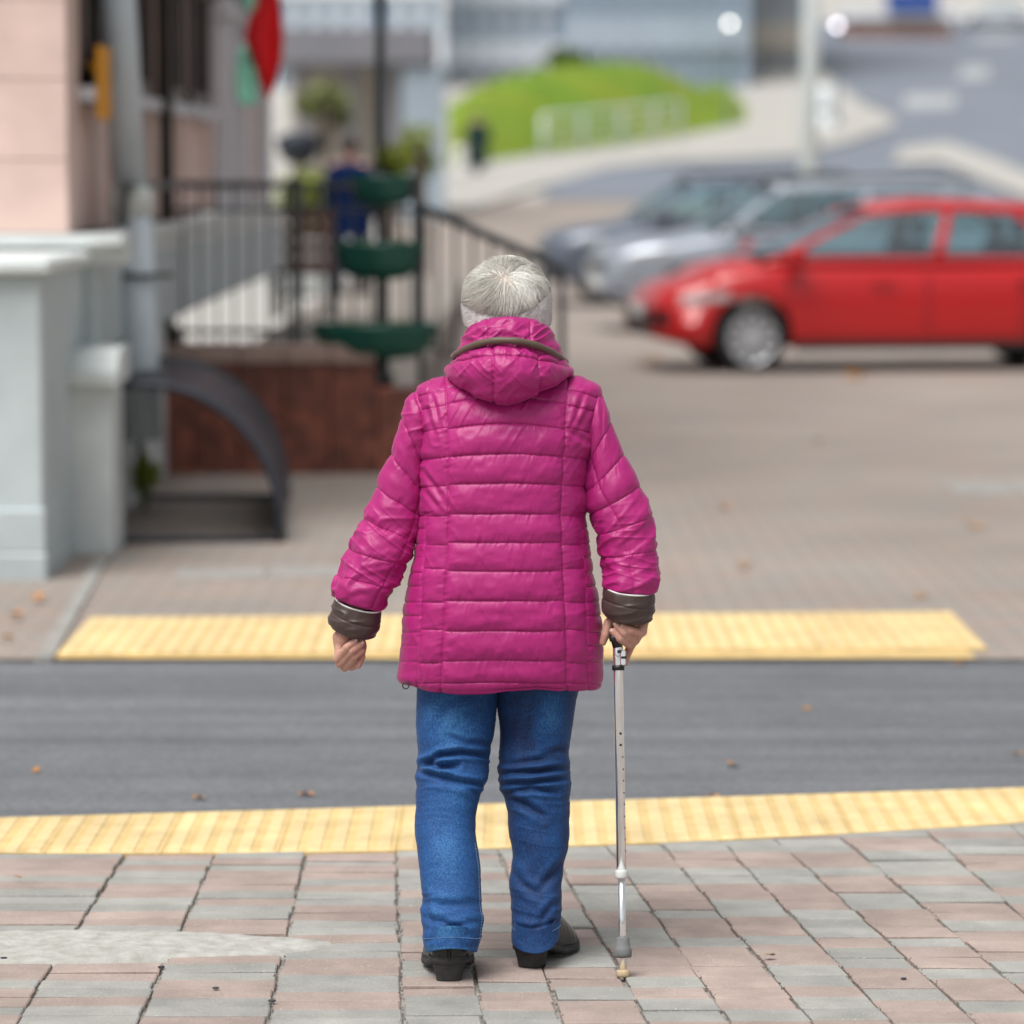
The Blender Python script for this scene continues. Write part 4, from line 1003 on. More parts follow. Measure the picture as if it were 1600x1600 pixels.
# ---------------------------------------------------------------- jacket torso
TK=[ # py, left px, right px, thickness m, centre Y
 (1063,623,940,.285,.000),(1050,622.5,941,.305,.000),(1000,627,940,.315,.000),(950,633,936.5,.315,.000),(900,641,927,.305,.000),(850,650,920,.29,.000),
 (800,657,914.5,.278,.002),(750,659,915,.272,.005),(700,659,922,.268,.010),(660,657,929,.258,.016),(630,654,935,.240,.025),(613,653,937,.215,.032),(603,658,933,.185,.036),(594,680,908,.155,.042),(584,712,878,.13,.05)]
NR,NU=580,660
K=cat(TK,np.linspace(0,1,NR))
u=np.linspace(0,1,NU,endpoint=False)
# finer sampling on the back (phi = pi/2)
phi=2*np.pi*u; phi=phi-0.55*np.cos(phi)*0 ; phi=phi+0.50*np.cos(phi)
n_=2.55
cx=np.sign(np.cos(phi))*np.abs(np.cos(phi))**(2/n_); sx=np.sign(np.sin(phi))*np.abs(np.sin(phi))**(2/n_)
L_=atn(K[:,1],K[:,0],K[:,4]); R_=atn(K[:,2],K[:,0],K[:,4])
cen=(L_+R_)/2; hw_=np.linalg.norm(R_-L_,axis=1)/2
P=np.zeros((NR,NU,3)); P[...,0]=cen[:,0:1]+hw_[:,None]*cx; P[...,1]=K[:,4:5]-K[:,3:4]/2*sx; P[...,2]=cen[:,2:3]+0*cx
# hem dips a little, uneven
PX,PY=proj(P)
hem=np.clip((1-np.linspace(0,1,NR)*9),0,1)[:,None]
P[...,2]+=hem*(0.008*vn(PX/45,0*PX,8)+0.004*np.sin(PX/31)-0.004*np.exp(-((PX-785)/70)**2)*-1.6)
nrm=outward(gnormals(P),P,cen[:,None,:])
PX,PY=proj(P)
back=smoothstep(-.05,.15,sx)[None,:]
SM=np.array([560,595,621,662,709,755,803,848,893,939,986,1032,1066,1120.]); CV=np.array([14,14,12,11,6.5,3.2,0.5,-.5,-1.5,-1,-.5,.5,1.2,1.5])
q=((PX-790)/100.); q2=q*q
wob=1.1*vn(PX/38,PY/200,21)
def seamfield(PX,PY,S,C,q2):
    lo=np.full(PX.shape,-1e3); hi=np.full(PX.shape,1e4)
    for s,c in zip(S,C):
        y=s+c*np.minimum(q2,2.4)+wob
        lo=np.where((y<=PY)&(y>lo),y,lo); hi=np.where((y>PY)&(y<hi),y,hi)
    tau=np.clip((PY-lo)/np.maximum(hi-lo,1),0,1); return tau,np.minimum(PY-lo,hi-PY),hi-lo
xL1=np.interp(PY,[590,700,800,900,1000,1070],[696,700,702,697,693,689]); xR1=np.interp(PY,[590,700,800,900,1000,1070],[887,881,876,880,884,885])
xL2=np.interp(PY,[780,850,900,1000,1070],[668,664,660,655,651]); xR2=np.interp(PY,[780,850,900,1000,1070],[906,909,913,917,919])
S2=np.sort(np.r_[SM+2,[826,871,916,962,1009]]); C2=np.zeros(len(S2))
t1,d1,w1=seamfield(PX,PY,SM,CV,q2)
side=(PX<xL1)|(PX>xR1)
Ss=SM+np.array([3,4,4,-1,1,2,3,4,-3,3,-2,3,0,0]); t3,d3,w3=seamfield(PX,PY,Ss,CV*.8,q2)
t2,d2,w2=seamfield(PX,PY,S2,C2,q2)
far=((PX<xL2)|(PX>xR2))&(PY>805)
tau=np.where(far,t2,np.where(side,t3,t1)); dh=np.where(far,d2,np.where(side,d3,d1)); wd=np.where(far,w2,np.where(side,w3,w1))
puff=(np.clip(4*tau*(1-tau),0,1))**.44*(1+.25*(tau-.5))
dvs=[np.abs(PX-x) for x in (xL1,xR1)]+[np.where(PY>800,np.abs(PX-x),60) for x in (xL2,xR2)]
dv=np.minimum.reduce(dvs)
fv=1-.82*np.exp(-(dv/6.5)**1.3)
amp=np.where(far,.0042,np.where(side,.0060,.0082))*np.clip(wd/46,.5,1.1)
D=amp*puff*fv
D-=.0018*np.exp(-(dv/1.5)**2)*back + .0010*np.exp(-(dh/1.2)**2)
# puckers running off the seams, drag folds, lumps
sl=PX+.32*PY+6*vn(PX/30,PY/30,3)
pk=vn(sl/6.5,PY/30,31)+.6*vn(sl/3.6,PY/18,32)
D+=.0018*pk*np.exp(-dh/11)*(.35+1.1*np.clip(vn(PX/26,np.floor(PY/46)*3.1,33)+.5,0,1))
D+=.0020*vn(PX/14,(PY+.25*PX)/4.6,34)*np.exp(-dv/11)
upper=smoothstep(830,660,PY)
rg=np.exp(-(vn((PX+.62*PY)/17,(PY-.5*PX)/70,35)/.30)**2); D+=.0019*(rg**3-.35)*upper*(.4+.6*puff)
rg=np.exp(-(vn((PX-.55*PY)/22,(PY+.5*PX)/60,36)/.30)**2); D+=.0017*(rg**3-.35)*(.35+.65*puff)*(.5+.5*smoothstep(780,900,PY))
D+=.0042*vn(PX/48,PY/23,37)*puff+.0016*vn(PX/15,PY/10,38)*puff
# creases under the arms
for (ax_,ay_,bx_,by_,a_,w_) in ((664,735,700,790,.004,4),(664,765,692,800,.003,4),(912,690,884,668,.004,5),(668,640,684,690,.004,4),(676,620,688,668,.003,3.5),(910,620,893,665,.004,4),(918,640,890,690,.003,4)):
    vx,vy=bx_-ax_,by_-ay_; tt=np.clip(((PX-ax_)*vx+(PY-ay_)*vy)/(vx*vx+vy*vy),0,1); dd=np.hypot(PX-ax_-tt*vx,PY-ay_-tt*vy); D-=a_*np.exp(-(dd/w_)**2)*np.sin(np.pi*np.clip(tt+.15,0,1))-.5*a_*np.exp(-((dd-w_*1.8)/w_)**2)
D=D
P2=P+nrm*D[...,None]
# roll the hem inside
inner=[]
for k,(f,dz) in enumerate(((.985,-.006),(.955,-.004),(.94,.02),(.93,.12))):
    r0=P2[0].copy(); c0=cen[0]; r0[:,0]=c0[0]+(r0[:,0]-c0[0])*f; r0[:,1]=(r0[:,1])*f; r0[:,2]+=dz; inner.append(r0)
P2=np.concatenate([np.array(inner[::-1]),P2],0)
jk=link('jacket',grid_mesh('jacket',P2,cap1=True),M['jacket'],person,True); orient(jk); tag(jk,'magenta quilted jacket with stitched bands')

# ---------------------------------------------------------------- sleeves
def sleeve(rows,Yc,seams,lseam_phi,seed,deep):
    NS,NA=370,230
    A=cat(np.array(rows,float),np.linspace(0,1,NS)); Y=np.interp(np.linspace(0,1,NS),np.linspace(0,1,len(Yc)),Yc)
    L=atn(A[:,0],A[:,1],Y); R=atn(A[:,2],A[:,3],Y); C=(L+R)/2; e=(R-L); hw=np.linalg.norm(e,axis=1)/2; e/=np.linalg.norm(e,axis=1,keepdims=True)
    ph=np.linspace(0,2*np.pi,NA,endpoint=False); cp,sp=np.cos(ph),np.sin(ph)
    n_=2.2; cpp=np.sign(cp)*np.abs(cp)**(2/n_); spp=np.sign(sp)*np.abs(sp)**(2/n_)
    dep=hw*1.02
    P=C[:,None,:]+e[:,None,:]*(hw[:,None]*cpp)[...,None]; P[...,1]-=(dep[:,None]*spp)
    cpx=(A[:,0]+A[:,2])/2; cpy=(A[:,1]+A[:,3])/2
    s=np.r_[0,np.cumsum(np.hypot(np.diff(cpx),np.diff(cpy)))]            # length in px
    S=s[:,None]+0*ph; PH=ph[None,:]+0*S
    X=(hw[:,None]*712*cpp)                                             # px across
    n=outward(gnormals(P),P,C[:,None,:])
    tot=s[-1]; sm=np.array(seams)*tot
    yb=S+ .12*X*0 + 3*vn(PH*2,S/60,seed)
    lo=np.full(S.shape,-40.); hi=np.full(S.shape,tot+40.)
    for v in sm:
        y=v+5*np.cos(PH*1+.4)*.6
        lo=np.where((y<=yb)&(y>lo),y,lo); hi=np.where((y>yb)&(y<hi),y,hi)
    tau=(yb-lo)/(hi-lo); dh=np.minimum(yb-lo,hi-yb)
    puff=np.clip(4*tau*(1-tau),0,1)**.55
    dl=np.abs(np.angle(np.exp(1j*(PH-np.interp(S[:,0],np.array([0,.3,.6,1])*tot,lseam_phi)[:,None]))))*hw[:,None]*712
    D=.0055*puff*(1-.6*np.exp(-(dl/5)**1.3))-.0010*np.exp(-(dl/1.3)**2)-.0010*np.exp(-(dh/1.2)**2)
    pk=vn((X+.4*S)/7,S/30,seed+1)+.6*vn((X+.4*S)/3.8,S/18,seed+2); D+=.0024*pk*np.exp(-dh/11)
    D+=.0016*vn(X/14,S/5,seed+3)*np.exp(-dl/10)
    D+=.005*vn(X/40+1.7*np.sin(PH),S/24,seed+4)+.0018*vn(X/14,S/11,seed+5)
    bend=smoothstep(.42,.72,S/tot)
    sk=S+.45*X
    rg=np.exp(-(vn(sk/19,X/60+2*np.sin(PH),seed+6)/.30)**2); D+=deep*.0080*(rg**2-.4)*bend
    rg=np.exp(-(vn((S-.35*X)/11,X/40,seed+7)/.30)**2); D+=deep*.0032*(rg**2-.4)*bend
    topf=smoothstep(.40,.1,S/tot)
    rg=np.exp(-(vn((X+.9*S)/13,(S-.5*X)/60,seed+8)/.30)**2); D+=.0032*(rg**2-.4)*topf
    D*=smoothstep(0,.05,S/tot)*smoothstep(1.01,.985,S/tot)*.85+.15
    P=P+n*D[...,None]
    # close the wrist end inward
    c=P[-1].mean(0); P=np.concatenate([P,[c+(P[-1]-c)*.93+np.array([0,0,.004])],[c+(P[-1]-c)*.9+np.array([0,0,.03])]],0)
    o=link('sleeve',grid_mesh('sleeve',P,cap0=True),M['jacket'],jk,True); orient(o)
    return o,C,e,hw
rowsL=[(666,618,680,656),(648,614,675,688),(631,643,668,722),(616,695,664,756),(596,746,661.5,792),(583,780,659,815),(570,810,652,842),(552,847,640,868),(537,884,625,898),(524,910,610,924),(527,935,594,953)]
YcL=[.03,.025,.02,.015,.01,.005,0,-.01,-.02,-.03,-.035]
sleeve(rowsL,YcL,[.06,.19,.335,.475,.615,.755,.885],[.9,.75,.85,1.0],51,1.0)
rowsR=[(905,652,916,618),(913,690,933,613),(914,724,949,645),(912,755,964,688),(913,784,981,722),(923,808,1001,765),(935,838,1017,806),(940,869,1024,850),(946,893,1024,884),(947,906,1029,909),(947,920,1020,927)]
YcR=[.03,.02,.01,0,-.01,-.02,-.03,-.04,-.05,-.06,-.065]
sleeve(rowsR,YcR,[.07,.215,.37,.515,.655,.80],[2.6,1.9,1.7,1.5],71,.6)

# ---------------------------------------------------------------- cuffs with white edge
def cuff(rows,Y,seed):
    rows=np.array(rows,float); A=cat(rows,np.linspace(0,1,60)); NA=160
    L=atn(A[:,0],A[:,1],Y); R=atn(A[:,2],A[:,3],Y); C=(L+R)/2; e=R-L; hw=np.linalg.norm(e,axis=1)/2; e/=np.linalg.norm(e,axis=1,keepdims=True)
    ph=np.linspace(0,2*np.pi,NA,endpoint=False); P=C[:,None]+e[:,None]*(hw[:,None]*np.cos(ph))[...,None]; P[...,1]-=hw[:,None]*.98*np.sin(ph)
    axd=(C[-1]-C[0])/np.linalg.norm(C[-1]-C[0])
    P+=axd*(.0085*np.sin(ph)[None,:,None])                              # viewed from above: the back edge hangs lower
    n=outward(gnormals(P),P,C[:,None]); T=np.linspace(0,1,60)[:,None]+0*ph; X=hw[:,None]*712*np.cos(ph)
    D=.0042*np.sin(np.pi*T)**.5+.0042*vn(X/16,T*2.2+X/60,seed)+.003*(np.exp(-(vn(X/30,T*4+X/50,seed+1)/.30)**2))**3-.0018*np.exp(-((T-.45-.05*np.sin(X/20))/.035)**2)
    P=P+n*D[...,None]; c0=P[0].mean(0); c1=P[-1].mean(0)
    P=np.concatenate([[c0+(P[0]-c0)*.78-axd*-.004],[c0+(P[0]-c0)*.9-axd*.001],P,[c1+(P[-1]-c1)*.95+axd*.002],[c1+(P[-1]-c1)*.82-axd*.002],[c1+(P[-1]-c1)*.78-axd*.03]],0)
    o=link('cuff',grid_mesh('cuff',P),M['cuff'],jk,True); orient(o)
    ring=[Vector(p) for p in P[2][::2]]; ring=[c0_ for c0_ in ring]; cc=Vector(c0); ring=[cc+(p-cc)*1.012-Vector(axd)*.0005 for p in ring]
    MB().tube(ring+ring[:1],.0021,6).build('cuff_trim',M['whitetrim'],o,True)
    return C
cL=cuff([(525,934,595,953),(521,950,592,966),(518,967,589,982),(520,978,585,994)],-.037,5)
cR=cuff([(945.5,916,1020,924),(945,930,1021,936),(944.5,948,1020,952),(947,960,1017,968)],-.068,9)

# ---------------------------------------------------------------- collar, hood and piping
def collar():
    rows=[(600,706,884,.03),(575,706,887,.015),(556,713,882,.004),(540,716,877,-.002),(525,720,870,-.004),(510,728,862,-.006),(499,738,852,-.008),(494.5,744,846,-.008)]
    A=cat(rows,np.linspace(0,1,140)); NA=300; ph=np.linspace(0,2*np.pi,NA,endpoint=False)+.45*np.cos(np.linspace(0,2*np.pi,NA,endpoint=False))
    L=atn(A[:,1],A[:,0],A[:,3]); R=atn(A[:,2],A[:,0],A[:,3]); C=(L+R)/2; hw=(R-L)[:,0]/2
    P=np.zeros((140,NA,3)); P[...,0]=C[:,0:1]+hw[:,None]*np.cos(ph); P[...,1]=C[:,1:2]-hw[:,None]*1.05*np.sin(ph); P[...,2]=C[:,2:3]
    t=np.linspace(0,1,140)[:,None]
    P[...,2]+= -t*.020*(1-np.clip(np.sin(ph),0,1))**1.5*np.ones_like(t)+ t*.0*np.sin(ph)
    n=outward(gnormals(P),P,C[:,None]); X=hw[:,None]*712*np.cos(ph); Yp=A[:,0:1]+0*X
    rg=np.exp(-(vn((X+1.2*Yp)/12,(Yp-.3*X)/24,91)/.30)**2); D=.0050*(rg**2-.4)*smoothstep(1.0,.8,t)+.004*vn(X/24,Yp/9,92)+.002*vn(X/9,Yp/6,93)
    D-=.0028*np.exp(-((np.abs(X)-34)/1.6)**2); D*=smoothstep(0,.1,t)
    P=P+n*D[...,None]; c=P[-1].mean(0)
    P=np.concatenate([P,[c+(P[-1]-c)*.96+[0,0,.002]],[c+(P[-1]-c)*.9+[0,0,-.004]],[c+(P[-1]-c)*.86+[0,0,-.05]]],0)
    o=link('collar',grid_mesh('collar',P),M['jacket'],jk,True); orient(o)
collar()
def hood():
    NA,NV=420,200
    al=np.linspace(-1.75,1.75,NA); v=np.linspace(0,1,NV)[:,None]
    s=np.sin(al); c=np.cos(al); side_=np.clip(1-c,0,1.2)
    ytop=541+30*np.abs(s)**2.2+4*s; ybot=633-44*np.abs(s)**2.4-3*s; ybot=np.where(np.abs(al)>1.57,589-3*s,ybot)
    py=ytop+(ybot-ytop)*v
    rr=(.116+.030*np.sin(np.pi*np.clip(v,0,1)**.75)**.9+.004*v)         # bulge
    rr=np.where(v>.86,rr-.10*(v-.86)**1.0*1.0*0-.055*((v-.86)/.14)**2,rr)
    xc=at(794,585,0).x; ycn=.045
    depthf=1.42
    X=xc+rr*s*.915; Y=ycn-rr*depthf*c
    Z=atn(794+0*py,py,Y)[...,2]
    P=np.stack([X+0*v,Y+0*v,Z],-1)
    nrm=gnormals(P,False); C=np.array([xc,ycn,Z.mean()]); nrm=outward(nrm,P,C)
    PX,PY=proj(P)
    ts=.16; tt=v+0*PX
    tau=np.where(tt<ts,tt/ts,(tt-ts)/(1.12-ts)); puff=np.clip(4*tau*(1-tau),0,1)**.5
    dh=np.abs(tt-ts)*88; vs1=np.abs(PX-(771+.03*(PY-590))); vs2=np.abs(PX-(842+.02*(PY-590))); dvv=np.minimum(vs1,vs2)
    D=.0075*puff*(1-.8*np.exp(-(dvv/7)**1.3))-.0022*np.exp(-(dvv/1.8)**2)-.0012*np.exp(-(dh/1.2)**2)
    D+=.0030*(vn((PX+.2*PY)/6.0,PY/22,101)+.5*vn(PX/3.6,PY/14,102))*np.exp(-dh/9)
    D+=.0026*vn(PX/13,(PY+.3*PX)/4.6,103)*np.exp(-dvv/12)
    rg=np.exp(-(vn((PX+.9*PY)/20,(PY-.6*PX)/34,104)/.30)**2); D+=.0034*(rg**2-.45)*puff
    rg=np.exp(-(vn((PX-1.1*PY)/15,(PY+.6*PX)/40,106)/.30)**2); D+=.0022*(rg**2-.45)*puff
    D+=.006*vn(PX/40,PY/22,105)*puff
    P=P+nrm*D[...,None]
    o=link('hood',grid_mesh('hood',P,closed_u=False),M['jacket'],jk,True); orient(o); sm=o.modifiers.new('t','SOLIDIFY'); sm.thickness=.006; sm.offset=-1
    # brown piping on the upper edge
    al=np.linspace(-1.7,1.7,70); pts=[]
    for a in al:
        s=math.sin(a); py=532+29*abs(s)**2.2+4.5*s; r_=.1225; Y=ycn-r_*1.45*math.cos(a); x=xc+.003+r_*1.0*s; pts.append(Vector((x,Y,at(794,py,Y).z)))
    MB().tube(pts,[.0078+.0006*math.sin(i*.9) for i in range(70)],12).build('piping',M['piping'],o,True)
hood()
# drawcord loop under the left hem
b=MB(); q=at(634,1074,-.09); b.tube([q+Vector((.007*math.cos(a),0,.004+.007*math.sin(a))) for a in np.linspace(0,2*math.pi,17)],.0016,6); b.build('drawcord',M['sole'],jk,True)

# ---------------------------------------------------------------- jeans
def leg(rows,hemf,seed,strokes,fade_shade_base):
    rows=np.array(rows,float); ys=rows[:,0]; NS,NA=470,210
    y=np.linspace(ys[0],ys[-1],NS)
    def sm(col):
        v=np.interp(y,ys,rows[:,col]); k=np.hanning(25); k/=k.sum(); return np.convolve(np.pad(v,12,'edge'),k,'valid')
    xl,xr,Y,dp=sm(1),sm(2),sm(3),sm(4)
    L=atn(xl,y,Y); R=atn(xr,y,Y); C=(L+R)/2; hw=(R-L)[:,0]/2
    ph=np.linspace(0,2*np.pi,NA,endpoint=False)+.35*np.cos(np.linspace(0,2*np.pi,NA,endpoint=False)); n_=2.25
    cp=np.sign(np.cos(ph))*np.abs(np.cos(ph))**(2/n_); sp=np.sign(np.sin(ph))*np.abs(np.sin(ph))**(2/n_)
    P=np.zeros((NS,NA,3)); P[...,0]=C[:,0:1]+hw[:,None]*cp; P[...,1]=C[:,1:2]-dp[:,None]*hw[:,None]*sp; P[...,2]=C[:,2:3]
    t=np.linspace(0,1,NS)[:,None]
    P[...,2]+=smoothstep(.90,1,t)*hemf(np.cos(ph),np.sin(ph))[None,:]
    n=outward(gnormals(P),P,C[:,None]); PX,PY=proj(P)
    D=np.zeros(PX.shape)
    bk=smoothstep(-.2,.3,sp)[None,:]
    for pts,a_,w_ in strokes:
        dd=np.full(PX.shape,1e3); al=np.zeros(PX.shape); tl=0
        for (ax_,ay_),(bx_,by_) in zip(pts[:-1],pts[1:]):
            vx,vy=bx_-ax_,by_-ay_; l=math.hypot(vx,vy); tt=np.clip(((PX-ax_)*vx+(PY-ay_)*vy)/(l*l),0,1); e=np.hypot(PX-ax_-tt*vx,PY-ay_-tt*vy)
            al=np.where(e<dd,tl+tt*l,al); dd=np.minimum(dd,e); tl+=l
        env=np.sin(np.pi*np.clip(al/tl*.86+.07,0,1))**.7
        D+=bk*env*a_*(-np.exp(-(dd/w_)**2)+.55*np.exp(-((dd-2.0*w_)/(1.1*w_))**2))
    kn=np.exp(-((PY-1210)/34.)**2)+.55*np.exp(-((PY-1425)/30.)**2)+.22
    rg=np.exp(-(vn(PX/85+.3,(PY+9*np.sin(PX/32+seed))/11.,seed)/.30)**2); D+=.0030*(rg-.4)*kn
    D+=.007*vn(PX/50,PY/38,seed+1)+.003*vn(PX/20,PY/16,seed+2)*kn
    P=P+n*D[...,None]
    # hem edge turned in
    c=P[-1].mean(0); P=np.concatenate([P,[c+(P[-1]-c)*.965+[0,0,-.0008]],[c+(P[-1]-c)*.94+[0,0,.003]],[c+(P[-1]-c)*.9+[0,0,.05]]],0)
    fd=fade_shade_base+.10*np.clip(D/.006,-1.4,1)+.14*vn(PX/46,PY/70,seed+3)
    return P,fd,PX,PY
hemL=lambda c,s: -.001-.017*np.abs(c)**2+.004*s
rowsLL=[(1030,640,800,.01,1.0),(1076,650,782,.0,1.02),(1137,650.5,773,-.012,1.05),(1180,653,766,-.026,1.08),(1207,649,763.5,-.038,1.12),(1235,650,752,-.058,1.15),(1274,650,745,-.084,1.15),(1316,651,745,-.114,1.12),(1349,654,750,-.138,1.1),(1404,660,752,-.178,1.08),(1430,656,753,-.194,1.1),(1456,660,750.5,-.210,1.2),(1473,668,745,-.218,1.35)]
rowsRL=[(1030,768,918,.01,1.0),(1079,776,903,.005,1.02),(1115,778,897,.0,1.05),(1144,780,891.5,-.002,1.05),(1186,778.5,890,-.005,1.1),(1202,779,889.5,-.005,1.1),(1232,784,889,-.01,1.12),(1267,792,891,-.02,1.1),(1310,795.5,892,-.032,1.05),(1332,799,888,-.04,1.02),(1362,800,880,-.05,1.05),(1384,796,878,-.058,1.05),(1430,798,876,-.072,1.15),(1462,798,874,-.084,1.25),(1470,800,873,-.086,1.35)]
hemR=lambda c,s: .004*np.abs(c)+.010*np.clip(c,0,1)**2-.014*np.clip(s,0,1)
stL=[([(652,1200),(690,1180),(720,1176),(758,1180)],.011,4.5),([(650,1206),(680,1213),(720,1222),(756,1226)],.011,4.5),([(664,1192),(690,1198),(715,1196)],.010,4.5),([(656,1218),(690,1224),(730,1232),(748,1240)],.005,4),
     ([(700,1150),(730,1163),(764,1160)],.004,5),([(740,1080),(700,1100),(680,1140)],.004,8),([(662,1404),(690,1415),(740,1412)],.004,6),([(656,1432),(690,1440),(735,1462)],.0045,5),([(668,1470),(700,1452),(744,1440)],.004,5),([(661,1395),(672,1440),(680,1470)],.003,5)]
stR=[([(783,1208),(830,1206),(888,1200)],.011,4.5),([(786,1226),(830,1222),(888,1214)],.010,4.5),([(790,1238),(830,1232),(870,1236)],.009,4.5),([(792,1246),(815,1256),(850,1276)],.007,6),([(850,1180),(875,1172),(892,1176)],.005,5),([(800,1195),(830,1190),(870,1184)],.005,5),
     ([(836,1090),(826,1140),(822,1190)],.004,8),([(888,1340),(860,1372),(842,1392)],.005,6),([(800,1360),(820,1384),(850,1404)],.004,6),([(799,1446),(830,1452),(874,1440)],.003,4),([(878,1404),(860,1416),(845,1440)],.004,5)]
PA1,f1,px1,py1=leg(rowsLL,hemL,131,stL,.39); PB1,f2,px2,py2=leg(rowsRL,hemR,141,stR,.27)  # right leg's darker base puts its shade into the denim colour
# faded thighs, calves and hem edges (worn denim); inner right thigh darker
f1=f1+.22*np.exp(-(((px1-700)/36)**2+((py1-1125)/44)**2))+.16*np.exp(-(((px1-705)/34)**2+((py1-1320)/80)**2))+.20*np.exp(-((py1-1482)/3.0)**2)
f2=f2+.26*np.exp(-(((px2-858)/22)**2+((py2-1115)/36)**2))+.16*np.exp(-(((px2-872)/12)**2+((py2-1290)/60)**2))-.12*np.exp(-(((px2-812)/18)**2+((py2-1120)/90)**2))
def merge_grids(name,grids):
    V=[];F=[];k=0
    for G in grids:
        R_,n=G.shape[:2]; idx=np.arange(R_*n).reshape(R_,n)+k; a=idx[:-1]; c=idx[1:]
        F.append(np.stack([a,np.roll(a,-1,1),np.roll(c,-1,1),c],-1).reshape(-1,4)); V.append(G.reshape(-1,3)); k+=R_*n
    me=bpy.data.meshes.new(name); me.from_pydata(np.concatenate(V).tolist(),[],np.concatenate(F).tolist()); me.update(); return me
def seat_grid():      # seat under the jacket
    rows=[]
    for z,w,d in ((.90,.15,.10),(.84,.165,.12),(.78,.172,.125),(.72,.165,.12),(.68,.14,.10),(.655,.08,.07)):
        rows.append([(at(785,1050,0).x+w*math.cos(a),.01-d*math.sin(a),z) for a in np.linspace(0,2*np.pi,60,endpoint=False)])
    return np.array(rows)
sg=seat_grid(); me=merge_grids('jeans',[PA1,PB1,sg]); fa=me.attributes.new('fade_shade','FLOAT','POINT')
def pad_fade_shade(f,P): 
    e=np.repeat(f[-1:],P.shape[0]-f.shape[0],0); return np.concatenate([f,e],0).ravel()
fa.data.foreach_set('value',np.concatenate([pad_fade_shade(f1,PA1),pad_fade_shade(f2,PB1),np.full(sg.shape[0]*sg.shape[1],.3)]).astype(np.float32))
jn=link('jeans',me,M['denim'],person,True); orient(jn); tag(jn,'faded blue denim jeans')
# hem and inseam stitching
M['stitch']=mat('denim_thread',(0.13,0.24,0.40),.8)
def stitchline(pts,nm,r=.0008,dash=3):
    b=MB()
    for i in range(0,len(pts)-1,2): b.tube([pts[i],pts[i+1]],r,5)
    b.build(nm,M['stitch'],jn)
def ringpts(P,i,out=.0012):
    c=P[i].mean(0); v=P[i]-c; v=v/np.linalg.norm(v,axis=1,keepdims=True); return [Vector(p) for p in (P[i]+v*out)]
r_=ringpts(PA1,450); stitchline(r_,'hem_stitching'); r_=ringpts(PB1,443); stitchline(r_,'hem_stitching')
r_=[Vector(PA1[i][2])+Vector((.0012,0,0)) for i in range(300,468,2)]; stitchline(r_,'seam_stitching',.0009)

